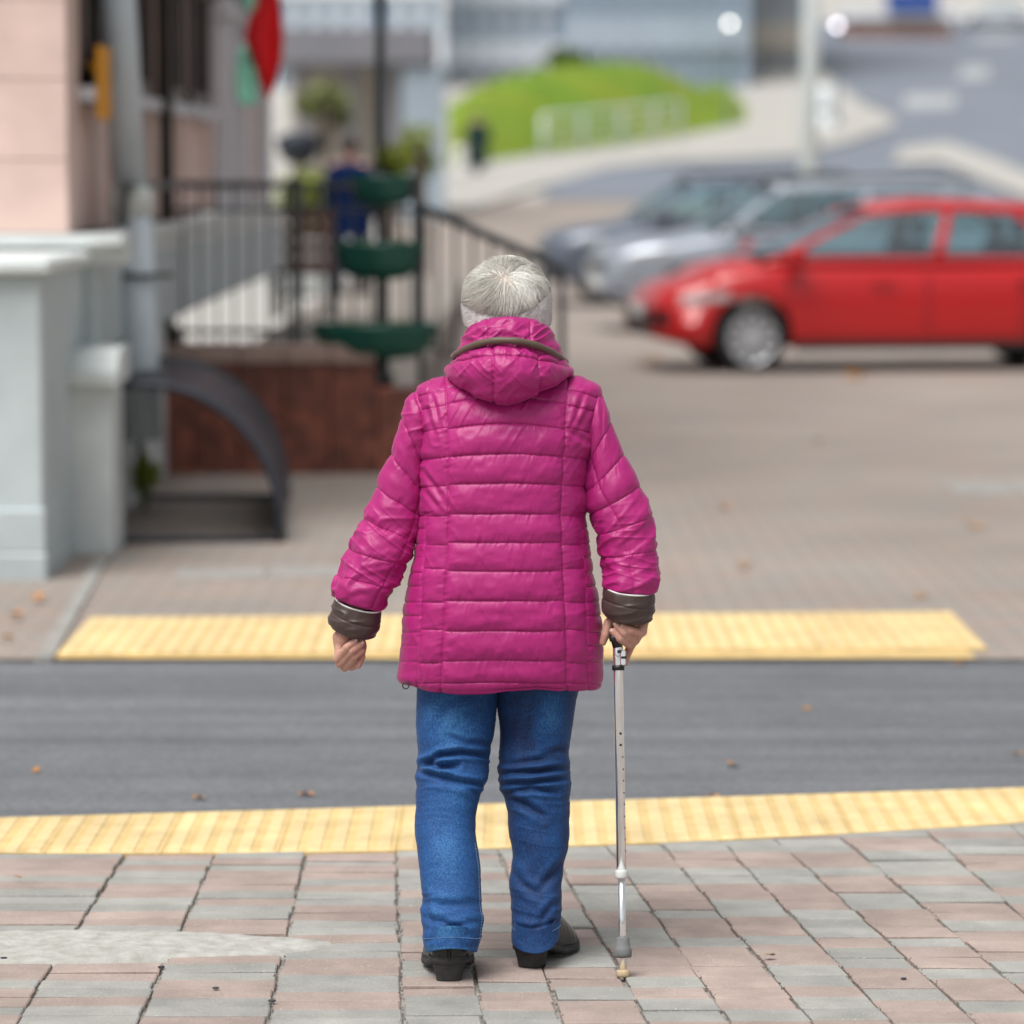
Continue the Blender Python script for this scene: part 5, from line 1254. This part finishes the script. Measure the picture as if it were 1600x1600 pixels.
# ---------------------------------------------------------------- boots
def boot(pos,rz,roll,label):
    root=empty('boot',pos,rz); root.rotation_euler=(roll,0,rz); root.scale=(1.2,.98,1.15); root.parent=person; tag(root,label)
    # outline of the sole, heel at y=0, toe at y=.25
    def half(y): return float(np.interp(y,[-.004,.0,.012,.04,.08,.13,.17,.20,.225,.243,.25],[.0,.020,.030,.034,.033,.040,.046,.045,.037,.020,.0]))
    ysn=[-.004,0,.006,.014,.025,.04,.06,.08,.10,.12,.14,.16,.18,.20,.215,.228,.238,.245,.25]
    def lift(y): return float(np.interp(y,[0,.06,.12,.19,.25],[.036,.032,.012,.006,.014]))
    P=[]
    for y in ysn:
        w=max(half(y),.002)*1.06; z0=lift(y); z1=z0+.011
        P.append([(-w,y,z0),(-w*.6,y,z0-.0006),(w*.6,y,z0-.0006),(w,y,z0),(w*1.02,y,z0+.006),(w,y,z1),(w*.6,y,z1+.001),(-w*.6,y,z1+.001),(-w,y,z1),(-w*1.02,y,z0+.006)])
    o=link('sole',grid_mesh('sole',P,cap0=True,cap1=True),M['sole'],root,True); orient(o)
    # stacked heel: wide at the top, narrower at the ground
    b=MB(); n=20; vs=[]
    prof=[(.043,1.0),(.040,1.03),(.030,.95),(.018,.84),(.006,.76),(.0,.74)]
    for z,s in prof:
        for k in range(n):
            a=2*math.pi*k/n; x=.031*s*math.copysign(abs(math.cos(a))**.7,math.cos(a)); yy=.030+.030*(s*.95+.05)*math.copysign(abs(math.sin(a))**.75,math.sin(a))
            if math.sin(a)>.3: yy+=.010*(1-z/.043)
            vs.append((x,yy-.002,z))
    fs=[tuple(range(n-1,-1,-1)),tuple((len(prof)-1)*n+k for k in range(n))]
    for i in range(len(prof)-1):
        for k in range(n): fs.append((i*n+k,i*n+(k+1)%n,(i+1)*n+(k+1)%n,(i+1)*n+k))
    b.add(vs,fs); b.build('heel',M['sole'],root,True)
    # leather upper
    yy_=np.linspace(-.004,.247,40); P=[]
    for y in yy_:
        w=max(half(y),.003)*1.0; zb=lift(y)+.008; zt=float(np.interp(y,[-.004,.002,.02,.05,.09,.12,.15,.19,.22,.24,.247],[.068,.078,.098,.128,.128,.105,.085,.062,.052,.040,.026]))
        ring=[]
        for k in range(28):
            a=math.pi*k/27; ca=math.cos(a); sa=math.sin(a)
            bulge=1+.10*math.sin(min(1,max(0,(zt-zb)/.1))*math.pi)*sa*(1-sa)
            ring.append((w*bulge*math.copysign(abs(ca)**(.75 if y>.1 else .62),ca),y+.004*math.sin(a*2)*0,zb+(zt-zb)*sa**(.85)))
        P.append(ring)
    P=np.array(P); 
    x=P[...,0];y=P[...,1];z=P[...,2]
    bumpv=.0022*(np.exp(-(vn(x*60+3,y*45+z*30,7)/.30)**2))*smoothstep(.04,.10,z)+.0012*np.sin(y*260)*np.exp(-((y-.155)/.022)**2)
    P[...,2]+=bumpv; P[...,0]*=(1+bumpv*3)
    o=link('upper',grid_mesh('upper',P,closed_u=False),M['blackleather'],root,True); orient(o); s=o.modifiers.new('t','SOLIDIFY'); s.thickness=.003; s.offset=-1
    # back seam and welt
    MB().tube([Vector((0,-.0055,.045)),Vector((0,-.0055,.066)),Vector((0,-.001,.078))],.0016,6).build('back_seam',M['blackleather'],root)
    MB().tube([Vector((half(yv)*1.03,yv,lift(yv)+.0125)) for yv in ysn]+[Vector((-half(yv)*1.03,yv,lift(yv)+.0125)) for yv in reversed(ysn)],.0018,6).build('welt',M['sole'],root)
    return root
pl=gnd(702,1537); boot((pl.x,pl.y+.005,0),rad(2),rad(0),'black leather shoe with a block heel')
pr=gnd(828,1514); boot((pr.x-.006,pr.y-.002,0),rad(-19),0,'black leather shoe turned outward')

# ---------------------------------------------------------------- body: skin under the clothes, hands a separate shell overlapping inside the cuffs
def capsule(b,p,q,r0,r1,n=14):
    p=Vector(p);q=Vector(q); d=(q-p); l=max(d.length,1e-5); R=d.to_track_quat('Z','Y').to_matrix().to_4x4(); Mx=Matrix.Translation(p)@R
    prof=[(r0*math.sin(a),-r0*math.cos(a)) for a in np.linspace(.05,math.pi/2,6)]+[(r1*math.cos(a),l+r1*math.sin(a)) for a in np.linspace(0,math.pi/2-.05,6)]
    b.lathe(prof,n,Mx)
def ell(b,c,r,n=20,Mr=None):
    Mx=Matrix.Translation(c)@(Mr if Mr else Matrix.Identity(4))@Matrix.Diagonal((*r,1))
    b.lathe([(math.sin(a),-math.cos(a)) for a in np.linspace(.03,math.pi-.03,14)],n,Mx)
def remeshed(b,vox,smooth_it):
    me=bpy.data.meshes.new('tmp'); me.from_pydata([tuple(v) for v in b.v],[],b.f)
    bm=bmesh.new(); bm.from_mesh(me); bmesh.ops.recalc_face_normals(bm,faces=bm.faces); bm.to_mesh(me); bm.free()
    o=bpy.data.objects.new('tmp',me); COL.objects.link(o)
    m=o.modifiers.new('r','REMESH'); m.mode='VOXEL'; m.voxel_size=vox; m.use_smooth_shade=True
    s=o.modifiers.new('s','SMOOTH'); s.factor=.5; s.iterations=smooth_it
    dg=bpy.context.evaluated_depsgraph_get(); ev=o.evaluated_get(dg); r=bpy.data.meshes.new_from_object(ev)
    v=np.zeros(len(r.vertices)*3); r.vertices.foreach_get('co',v); f=[tuple(p.vertices) for p in r.polygons]
    bpy.data.objects.remove(o); bpy.data.meshes.remove(me)
    return v.reshape(-1,3),f
HC=at(791,478,.055)                                  # head centre
b=MB()
ell(b,HC+Vector((0,0,0)),(.076,.090,.085)); ell(b,HC+Vector((0,.035,-.045)),(.062,.07,.075)); capsule(b,HC+Vector((0,.02,-.05)),(HC.x,.045,1.24),.052,.058)
ell(b,HC+Vector((0,.105,-.03)),(.013,.018,.02)); ell(b,HC+Vector((0,.085,-.095)),(.022,.018,.014)); ell(b,HC+Vector((0,.088,-.068)),(.024,.012,.008))
for s in (-1,1):
    ell(b,HC+Vector((s*.031,.082,.0)),(.013,.012,.009)); ell(b,HC+Vector((s*.079,.005,-.02)),(.009,.018,.03)); ell(b,HC+Vector((s*.032,.088,.022)),(.02,.01,.006))
xc=at(788,800,0).x
ell(b,(xc,.02,1.10),(.155,.10,.19)); ell(b,(xc,.01,.85),(.16,.105,.16)); ell(b,(xc,.02,.97),(.145,.10,.15))
SL=at(682,655,.03); SR=at(902,655,.03); EL=at(605,805,.008); ER=at(968,790,-.015); WL=at(549,972,-.04); WR=at(985,955,-.072)
for S_,E_,W_ in ((SL,EL,WL),(SR,ER,WR)):
    capsule(b,(xc,.03,1.19),S_,.07,.05); capsule(b,S_,E_,.046,.036); capsule(b,E_,W_,.036,.024)
for hx,kn_,an in ((at(715,1060,0),at(706,1225,-.03),at(706,1455,-.21)),(at(845,1060,0),at(838,1225,.0),at(836,1450,-.07))):
    capsule(b,(hx.x,.0,.80),kn_,.07,.05); capsule(b,kn_,an,.047,.032); capsule(b,an,an+Vector((0,.05,-.02)),.03,.025)
bv,bf=remeshed(b,.007,6)
# hands
def chain(b,pts,rs):
    for (p,q),(r0,r1) in zip(zip(pts[:-1],pts[1:]),zip(rs[:-1],rs[1:])): capsule(b,p,q,r0,r1,12)
hb=MB()
A=lambda x,y,Y: at(x,y,Y)
# left hand: loose fist, palm turned back, knuckles low
capsule(hb,A(546,968,-.04),A(538,1000,-.045),.021,.021); capsule(hb,A(531,996,-.043),A(534,1026,-.042),.0165,.014); capsule(hb,A(545,995,-.042),A(551,1028,-.036),.017,.014)
capsule(hb,A(540,1005,-.038),A(543,1032,-.032),.017,.014)
chain(hb,[A(532,1008,-.050),A(528,1030,-.062),A(542,1012,-.078),A(553,1003,-.076)],[.0115,.0098,.0092,.0078])
chain(hb,[A(537,1020,-.045),A(531,1037,-.058),A(550,1017,-.076),A(563,1007,-.072)],[.0115,.0100,.0096,.0080])
chain(hb,[A(545,1030,-.035),A(538,1043,-.050),A(554,1026,-.070),A(565,1017,-.064)],[.0115,.0098,.0092,.0078])
chain(hb,[A(553,1030,-.025),A(549,1042,-.040),A(561,1036,-.056),A(566,1026,-.050)],[.0110,.0095,.0088,.0076])
chain(hb,[A(560,992,-.030),A(566,1010,-.034),A(563,1030,-.052),A(560,1040,-.060)],[.0130,.0105,.0088,.0072])
# right hand: fingers closed round the cane handle from the outer side
capsule(hb,A(986,950,-.07),A(990,972,-.072),.022,.020); capsule(hb,A(1000,966,-.070),A(1002,986,-.078),.0165,.0135); capsule(hb,A(984,970,-.062),A(988,990,-.060),.019,.016)
capsule(hb,A(966,958,-.064),A(958,978,-.060),.016,.013)
chain(hb,[A(1006,972,-.075),A(1000,990,-.090),A(985,985,-.104),A(975,979,-.102)],[.0115,.0108,.0098,.0082])
chain(hb,[A(1004,980,-.062),A(992,1001,-.080),A(975,989,-.102),A(964,977,-.098)],[.0118,.0108,.0098,.0080])
chain(hb,[A(1000,984,-.050),A(986,1008,-.072),A(969,998,-.098),A(958,987,-.096)],[.0118,.0105,.0096,.0080])
chain(hb,[A(996,990,-.040),A(984,1012,-.056),A(980,1024,-.050),A(977,1036,-.040)],[.0110,.0098,.0085,.0070])
chain(hb,[A(966,962,-.062),A(951,974,-.070),A(946,992,-.078),A(942,1004,-.078)],[.0150,.0118,.0098,.0078])
hv,hf=remeshed(hb,.0017,2)
V=np.concatenate([bv,hv]); F=bf+[tuple(i+len(bv) for i in f) for f in hf]
me=bpy.data.meshes.new('body'); me.from_pydata(V.tolist(),[],F); me.update(); link('body',me,M['skin'],person,True)
# finger nails on the visible tips
M['nail']=mat('nail',(0.62,0.40,0.33),.3,spec=.6)
def nail(p,d,nrm_,s=.0052):
    d=Vector(d).normalized(); nn=Vector(nrm_).normalized(); w=d.cross(nn).normalized(); c=Vector(p)+nn*.0072
    P=[[tuple(c+d*(v*s*1.25)+w*(u*s*.85)-nn*(u*u*.0022+max(0,v)**2*.001)) for u in np.linspace(-1,1,7)] for v in np.linspace(-1,1,7)]
    o=link('finger_nail',grid_mesh('finger_nail',P,False),M['nail'],person,True); s_=o.modifiers.new('t','SOLIDIFY'); s_.thickness=.0008
nail(A(974.5,979,-.102),(-1,0,.5),(-.1,-1,.35)); nail(A(963,977,-.098),(-.8,0,.8),(-.15,-1,.3)); nail(A(957.5,987,-.096),(-.8,0,.6),(-.25,-1,.2))
nail(A(554,1002,-.076),(.7,0,.8),(.3,-1,.35),.0046); nail(A(564,1006,-.072),(.8,0,.7),(.4,-1,.3),.0048)

# ---------------------------------------------------------------- knitted headband
NA,NH=260,44
ph=np.linspace(0,2*np.pi,NA,endpoint=False); t=np.linspace(0,1,NH)[:,None]
cpx=np.cos(ph); spx=np.sin(ph)                      # sp=1 back
ytop=495-38*np.clip(cpx,0,1)**2-20*np.clip(-cpx,0,1)**2-26*np.clip(-spx,0,1); ybt=ytop+36+14*np.clip(cpx,0,1)-2*np.clip(-cpx,0,1)
py=ytop+(ybt-ytop)*t; Rw=.0985-.006*t*np.clip(-cpx,0,1)-.001*t; Rd=.112
X=HC.x+.0005+Rw*cpx; Yy=HC.y-Rd*spx-.012*np.clip(spx,0,1)*t; Z=atn(791+0*py,py,Yy+0*py)[...,2]
P=np.stack([X+0*t,Yy+0*t,Z],-1); n=outward(gnormals(P),P,np.array(HC)); P=P+n*(.0022*np.sin(np.pi*t)**.4+.0016*vn(ph[None,:]*9,t*4,7)+.0009*vn(ph[None,:]*60,t*18,8))[...,None]
top_in=P[0]+np.array([0,0,-.004])-n[0]*.006; top_r=P[0]+np.array([0,0,.0015])-n[0]*.003; P=np.concatenate([[top_in-n[0]*.002+np.array([0,0,-.02])],[top_in],[top_r],P,[P[-1]-n[-1]*.006]],0)
hbnd=link('headband',grid_mesh('headband',P),M['knit'],person,True); orient(hbnd); tag(hbnd,'pale grey knitted headband')
fz=MB(); rr=random.Random(2)                          # wool fuzz
for k in range(1500):
    i=rr.randrange(3,NH+2); j=rr.randrange(NA); p=Vector(P[i][j]); nn=Vector(n[min(i-3,NH-1)][j]); d=(nn+Vector((rr.gauss(0,.7),rr.gauss(0,.7),rr.gauss(0,.7)))).normalized()*rr.uniform(.002,.0055)
    fz.tube([p,p+d*.6+nn*.0005,p+d],[.00022,.0002,.0001],3,False)
fz.build('wool_fuzz',M['knit'],hbnd)

# ---------------------------------------------------------------- hair
def hairmat(name,c,c2):
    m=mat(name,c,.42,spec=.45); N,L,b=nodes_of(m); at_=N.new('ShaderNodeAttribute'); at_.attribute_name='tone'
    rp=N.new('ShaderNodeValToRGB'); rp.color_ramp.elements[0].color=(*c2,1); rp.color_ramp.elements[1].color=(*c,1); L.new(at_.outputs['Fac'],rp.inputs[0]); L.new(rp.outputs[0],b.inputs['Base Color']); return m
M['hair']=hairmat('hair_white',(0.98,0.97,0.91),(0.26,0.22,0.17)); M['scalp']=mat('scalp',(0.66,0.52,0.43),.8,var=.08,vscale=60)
HR=Vector((.0925,.107,.0965)); hc=HC+Vector((0,-.002,.003))
P=[]
for a in np.linspace(.02,math.pi*.62,26):
    P.append([(hc.x+HR.x*.955*math.sin(a)*math.cos(f),hc.y+HR.y*.955*math.sin(a)*math.sin(f),hc.z+HR.z*.955*math.cos(a)) for f in np.linspace(0,2*math.pi,48,endpoint=False)])
hr=link('hair',grid_mesh('hair',P,cap0=True),M['scalp'],person,True); orient(hr); tag(hr,'short silvery white hair')
# whorl direction: crown, seen slightly from behind
wdir=Vector((-.05,-.75,.66)).normalized(); e1=wdir.cross(Vector((1,0,0))).normalized(); e2=wdir.cross(e1).normalized()
if e1.z>0: e1=-e1                                       # e1 runs down the back of the head
V=[];F=[];T=[]
def strand(pts,r0,tone):
    k=len(V); prev=None; m_=len(pts)
    for i,p in enumerate(pts):
        tn=(pts[min(i+1,m_-1)]-pts[max(i-1,0)]).normalized()
        u=tn.cross(Vector((.3,.9,.2))).normalized() if prev is None else (prev-tn*prev.dot(tn)).normalized(); prev=u; w=tn.cross(u)
        rr_=r0*(1-.75*(i/(m_-1))**2)
        for q in range(3): an=2.094*q; V.append(tuple(p+(u*math.cos(an)+w*math.sin(an))*rr_)); T.append(tone)
    for i in range(m_-1):
        for q in range(3): F.append((k+i*3+q,k+i*3+(q+1)%3,k+i*3+3+(q+1)%3,k+i*3+3+q))
def hp(th,az,lift):
    d=(wdir*math.cos(th)+(e1*math.cos(az)+e2*math.sin(az))*math.sin(th)); d=Vector((d.x*HR.x,d.y*HR.y,d.z*HR.z)); return hc+d*(1+lift)
rr=random.Random(9)
NC=170
clumps=[]
for k in range(NC):
    az=rr.uniform(-math.pi,math.pi); t0=rr.random()**.75; clumps.append((az,.19+t0*.95,rr.uniform(.55,1.2),.62+rr.gauss(0,.42),rr.random(),rr.uniform(0,1)**2*.12,rr.gauss(0,.05)))
def bandz(x):                                            # hair stops where the band starts
    pxx,_=proj([x.x,x.y,x.z]); cc_=max(-1,min(1,(float(pxx)-791)/70.)); yb=495-(38*max(0,cc_)**2+20*max(0,-cc_)**2); return at(791,yb+3,x.y).z
for k in range(7400):
    az0,th0,ln,sw,tone,lf,wv=clumps[rr.randrange(NC)]
    oa=rr.gauss(0,.11)/max(.25,th0); ot=rr.gauss(0,.09); pts=[]; ml=abs(rr.gauss(0,.010))+lf
    l2=ln*rr.uniform(.85,1.1); cutj=rr.uniform(0,.0012)
    for i in range(11):
        u_=i/10; conv=1-.88*u_**1.2; th=max(.02,th0+ot*conv+l2*u_); az=az0+oa*conv+sw*(u_**1.2)*.55/(.5+th0)+wv*math.sin(u_*4.5)
        l=.006+ml*math.sin(math.pi*min(1,.12+u_*.86))+.004*rr.gauss(0,1)*u_
        p=hp(th,az,l)
        if p.y<hc.y+.03 and p.z<bandz(p)-cutj: break
        pts.append(p)
    if len(pts)>3:
        low=max(0,th0+l2*.5-1.05)  # lower strands toned down for brown-grey hair and painted shading
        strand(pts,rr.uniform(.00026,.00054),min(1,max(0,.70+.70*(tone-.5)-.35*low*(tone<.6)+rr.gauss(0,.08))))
for k in range(1500):                                    # brown-grey under-layer towards the nape, darkened to hold the shadow above the band
    az=rr.uniform(-1.9,1.9); th=rr.uniform(.62,1.25); pts=[]; sw=rr.gauss(.15,.2); ln=rr.uniform(.5,.9)
    for i in range(8):
        u_=i/7; p=hp(th+ln*u_,az+sw*u_,-.012+.004*math.sin(u_*3))
        if p.y<hc.y+.03 and p.z<bandz(p): break
        pts.append(p)
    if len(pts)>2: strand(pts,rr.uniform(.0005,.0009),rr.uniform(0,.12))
for k in range(130):                                     # loose hairs crossing the crown
    az=rr.uniform(-math.pi,math.pi); th=rr.uniform(.04,.55); p0=hp(th,az,.012); d=rr.gauss(az+1.2,.7); pts=[]
    for i in range(7):
        u_=i/6; qx=th*math.cos(az)+.42*u_*math.cos(d+.8*u_); qy=th*math.sin(az)+.42*u_*math.sin(d+.8*u_); pts.append(hp(math.hypot(qx,qy),math.atan2(qy,qx),.010+.016*math.sin(u_*math.pi)+rr.uniform(0,.012)))
    strand(pts,rr.uniform(.00025,.00045),rr.uniform(.6,1))
for k in range(520):                                     # frizz lifting off the outline
    az=rr.uniform(-math.pi,math.pi); th0=rr.uniform(.3,1.5); pts=[]; s_=rr.gauss(.3,.5); mx=rr.uniform(.02,.07); ln=rr.uniform(.2,.5); ok=True
    for i in range(7):
        u_=i/6; p=hp(th0+ln*u_,az+s_*u_,.012+mx*math.sin(u_*math.pi*rr.uniform(.7,.85)))
        if p.y<hc.y+.03 and p.z<bandz(p)+.004: ok=False; break
        pts.append(p)
    if ok: strand(pts,rr.uniform(.00018,.0003),rr.uniform(.5,1))
for k in range(150):                                      # flyaways over the crown
    az=rr.uniform(2.0,4.4); th0=rr.uniform(.25,.9); pts=[]; s_=rr.gauss(0,.5); mx=rr.uniform(.05,.16)
    for i in range(9):
        u_=i/8; pts.append(hp(th0+.55*u_,az+s_*u_,.01+mx*math.sin(u_*math.pi*.85)))
    strand(pts,.00022,.8)
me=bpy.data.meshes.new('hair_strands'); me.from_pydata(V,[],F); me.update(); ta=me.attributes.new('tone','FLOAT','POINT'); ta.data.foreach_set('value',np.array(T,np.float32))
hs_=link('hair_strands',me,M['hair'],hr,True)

# ================================================================ WALKING CANE
M['alu']=mat('cane_aluminium',(0.86,0.87,0.88),.14,metal=.88,var=.04,vscale=30); M['cane_black']=mat('cane_handle',(0.010,0.010,0.011),.45)
M['rubber_grey']=mat('ferrule_grey',(0.15,0.155,0.155),.75,var=.15,vscale=60); M['rubber_beige']=mat('tip_beige',(0.55,0.42,0.26),.7,var=.1,vscale=60); M['collar_white']=mat('collar_white',(0.60,0.61,0.60),.45)
tipg=gnd(973.5,1527,0); topc=at(965.5,1010,-.085)
cn=empty('walking_cane',tipg); tag(cn,'silver adjustable walking cane with a black handle held by the person','cane')
axv=(topc-tipg); LEN=axv.length; cn.rotation_mode='QUATERNION'; cn.rotation_quaternion=Vector((0,0,1)).rotation_difference(axv)
def zc(py): return (1527-py)/(1527-1010)*LEN
def cl_(prof,nm,m,n=28): return MB().lathe(prof,n).build(nm,m,cn,True)
cl_([(.0095,0),(.0125,.001),(.0145,.004),(.0145,.013),(.0135,.0155),(.0085,.016)],'tip',M['rubber_beige'])
cl_([(.0080,.014),(.0080,zc(1360))],'lower_tube',M['alu'])
cl_([(.0085,zc(1497)),(.0185,zc(1496)),(.0200,zc(1492)),(.0200,zc(1484)),(.0185,zc(1481)),(.0165,zc(1480)),(.0150,zc(1467)),(.0140,zc(1465)),(.0085,zc(1464.5))],'ferrule',M['rubber_grey'])
cl_([(.0100,zc(1374)),(.0130,zc(1373.5)),(.0140,zc(1371)),(.0140,zc(1363)),(.0130,zc(1361)),(.0105,zc(1360))],'locking_collar',M['collar_white'])
cl_([(.0105,zc(1361)),(.0105,zc(1030)),(.0112,zc(1028)),(.0112,zc(1012)),(.010,zc(1009))],'upper_tube',M['alu'])
for k,py in enumerate((1147,1165,1184,1203,1221,1240,1258,1277,1295,1313,1331)):
    an=-math.pi/2+(.25 if k<2 else .55+.07*k); hs2=1 if k<2 else .6; z=zc(py); c=Vector((.0106*math.cos(an),.0106*math.sin(an),z)); R=Vector((math.cos(an),math.sin(an),0)).to_track_quat('Z','Y').to_matrix().to_4x4()
    MB().lathe([(.0001,.0004),(.0026*hs2,.0004),(.0030*hs2,-.0006)],14,Matrix.Translation(c)@R,False).build('adjustment_hole',M['cane_black'],cn)
cl_([(.0108,zc(1048)),(.0135,zc(1047.5)),(.0135,zc(1040)),(.0108,zc(1039.5))],'strap_ring',M['cane_black'])
MB().cbox((.004,-.016,zc(1040)),(.017,-.006,zc(1016)),.002).build('clip',M['alu'],cn); MB().cbox((.006,-.0175,zc(1030)),(.018,-.0055,zc(1026)),.001).build('strap_ring',M['cane_black'],cn); MB().cbox((-.002,-.0165,zc(1021)),(.008,-.006,zc(1016)),.001).build('strap_ring',M['cane_black'],cn)
def cp(px,py,Y): return cn.rotation_quaternion.inverted()@(at(px,py,Y)-tipg)
MB().tube([cp(965.5,1012,-.085),cp(963,1002,-.088),cp(961,992,-.090)],[.0110,.0115,.0115],14).build('neck',M['cane_black'],cn,True)
MB().tube([cp(957,1003,-.098),cp(958,999,-.096),cp(962,992,-.085),cp(966,985,-.068),cp(969,982,-.03),cp(971,981,.02),cp(972,984,.03)],[.006,.0100,.0115,.0125,.0125,.012,.006],16).build('handle',M['cane_black'],cn,True)

# ================================================================ people far behind
M['navy']=mat('navy_cloth',(0.002,0.012,0.055),.9,var=.2,vscale=6,spec=.1); M['darkgreen_cloth']=mat('dark_green_cloth',(0.006,0.030,0.026),.85,var=.2,vscale=6); M['denim_far']=mat('far_denim',(0.03,0.045,0.10),.8)
M['hair_dark']=mat('hair_dark',(0.02,0.013,0.010),.6); M['palecloth']=mat('pale_cloth',(0.85,0.84,0.80),.85,var=.04,vscale=5)
def bystander(pos,h,rz,coat,trou,label,hem=.48,wx=1.0):
    o=empty('person',pos,rz); tag(o,label,'person'); s=h/1.68; b=MB(); o.scale=(wx,wx,1)
    v=lambda x,y,z: Vector((x*s,y*s,z*s))
    ell(b,v(0,0,1.56),tuple(s*k for k in (.078,.095,.115))); capsule(b,v(0,0,1.48),v(0,0,1.36),.05*s,.055*s); ell(b,v(0,0,1.18),tuple(s*k for k in (.16,.10,.24))); ell(b,v(0,0,.93),tuple(s*k for k in (.155,.11,.14)))
    for g in (-1,1):
        capsule(b,v(g*.10,0,1.36),v(g*.17,0,1.36),.05*s,.055*s); capsule(b,v(g*.19,0,1.35),v(g*.235,.02,1.08),.05*s,.04*s); capsule(b,v(g*.235,.02,1.08),v(g*.225,-.05,.84),.04*s,.028*s); capsule(b,v(g*.225,-.05,.84),v(g*.22,-.07,.76),.026*s,.02*s)
        capsule(b,v(g*.085,0,.90),v(g*.09,-.02+.08*g,.5),.085*s,.06*s); capsule(b,v(g*.09,-.02+.08*g,.5),v(g*.09,.05+.14*g,.09),.055*s,.038*s); capsule(b,v(g*.09,.05+.14*g,.06),v(g*.09,-.08+.14*g,.045),.04*s,.035*s)
    ell(b,v(0,-.095,1.545),(.012*s,.018*s,.018*s))
    vv,ff=remeshed(b,.014,3); me=bpy.data.meshes.new('body'); me.from_pydata(vv.tolist(),[],ff); link('body',me,M['skin'],o,True)
    c=MB(); prof=[(.13,1.40),(.20,1.36),(.235,1.28),(.225,1.1),(.21,.98),(.225,.85),(.25,.70),(.25,hem+.0)]
    c.lathe([(r_*s,z*s) for r_,z in prof],28,Matrix.Diagonal((1,.66,1,1)),False)
    for g in (-1,1): c.tube([v(g*.17,0,1.36),v(g*.245,.01,1.12),v(g*.245,-.03,.95),v(g*.235,-.055,.82)],[.07*s,.062*s,.055*s,.05*s],12)
    c.build('coat',coat,o,True)
    t_=MB()
    for g in (-1,1): t_.tube([v(g*.085,0,.92),v(g*.09,-.02+.08*g,.5),v(g*.09,.04+.14*g,.10)],[.10*s,.075*s,.06*s],14)
    t_.build('trousers',trou,o,True)
    for g in (-1,1): MB().cbox((g*.09*s-.045*s,(-.14+.14*g)*s,.0),(g*.09*s+.045*s,(.10+.14*g)*s,.09*s),.02*s).build('shoe',M['carblack'],o)
    q=MB(); ell(q,v(0,.012,1.585),tuple(s*k for k in (.088,.102,.108))); q.build('hair',M['hair_dark'],o,True)
    return o
p=onterr(546,39.0); bystander(p,1.70,rad(160),M['navy'],M['denim_far'],'person in a navy blue coat standing behind the lamp post planters',.62)
p=hill(746,272); bystander(p,1.95,rad(20),M['darkgreen_cloth'],M['carblack'],'distant person in a long dark coat on the pale path',.22,1.25)
p=hill(719,281); bystander(p,1.25,rad(40),M['palecloth'],M['palecloth'],'small distant figure in white beside the dark-coated person',.30)
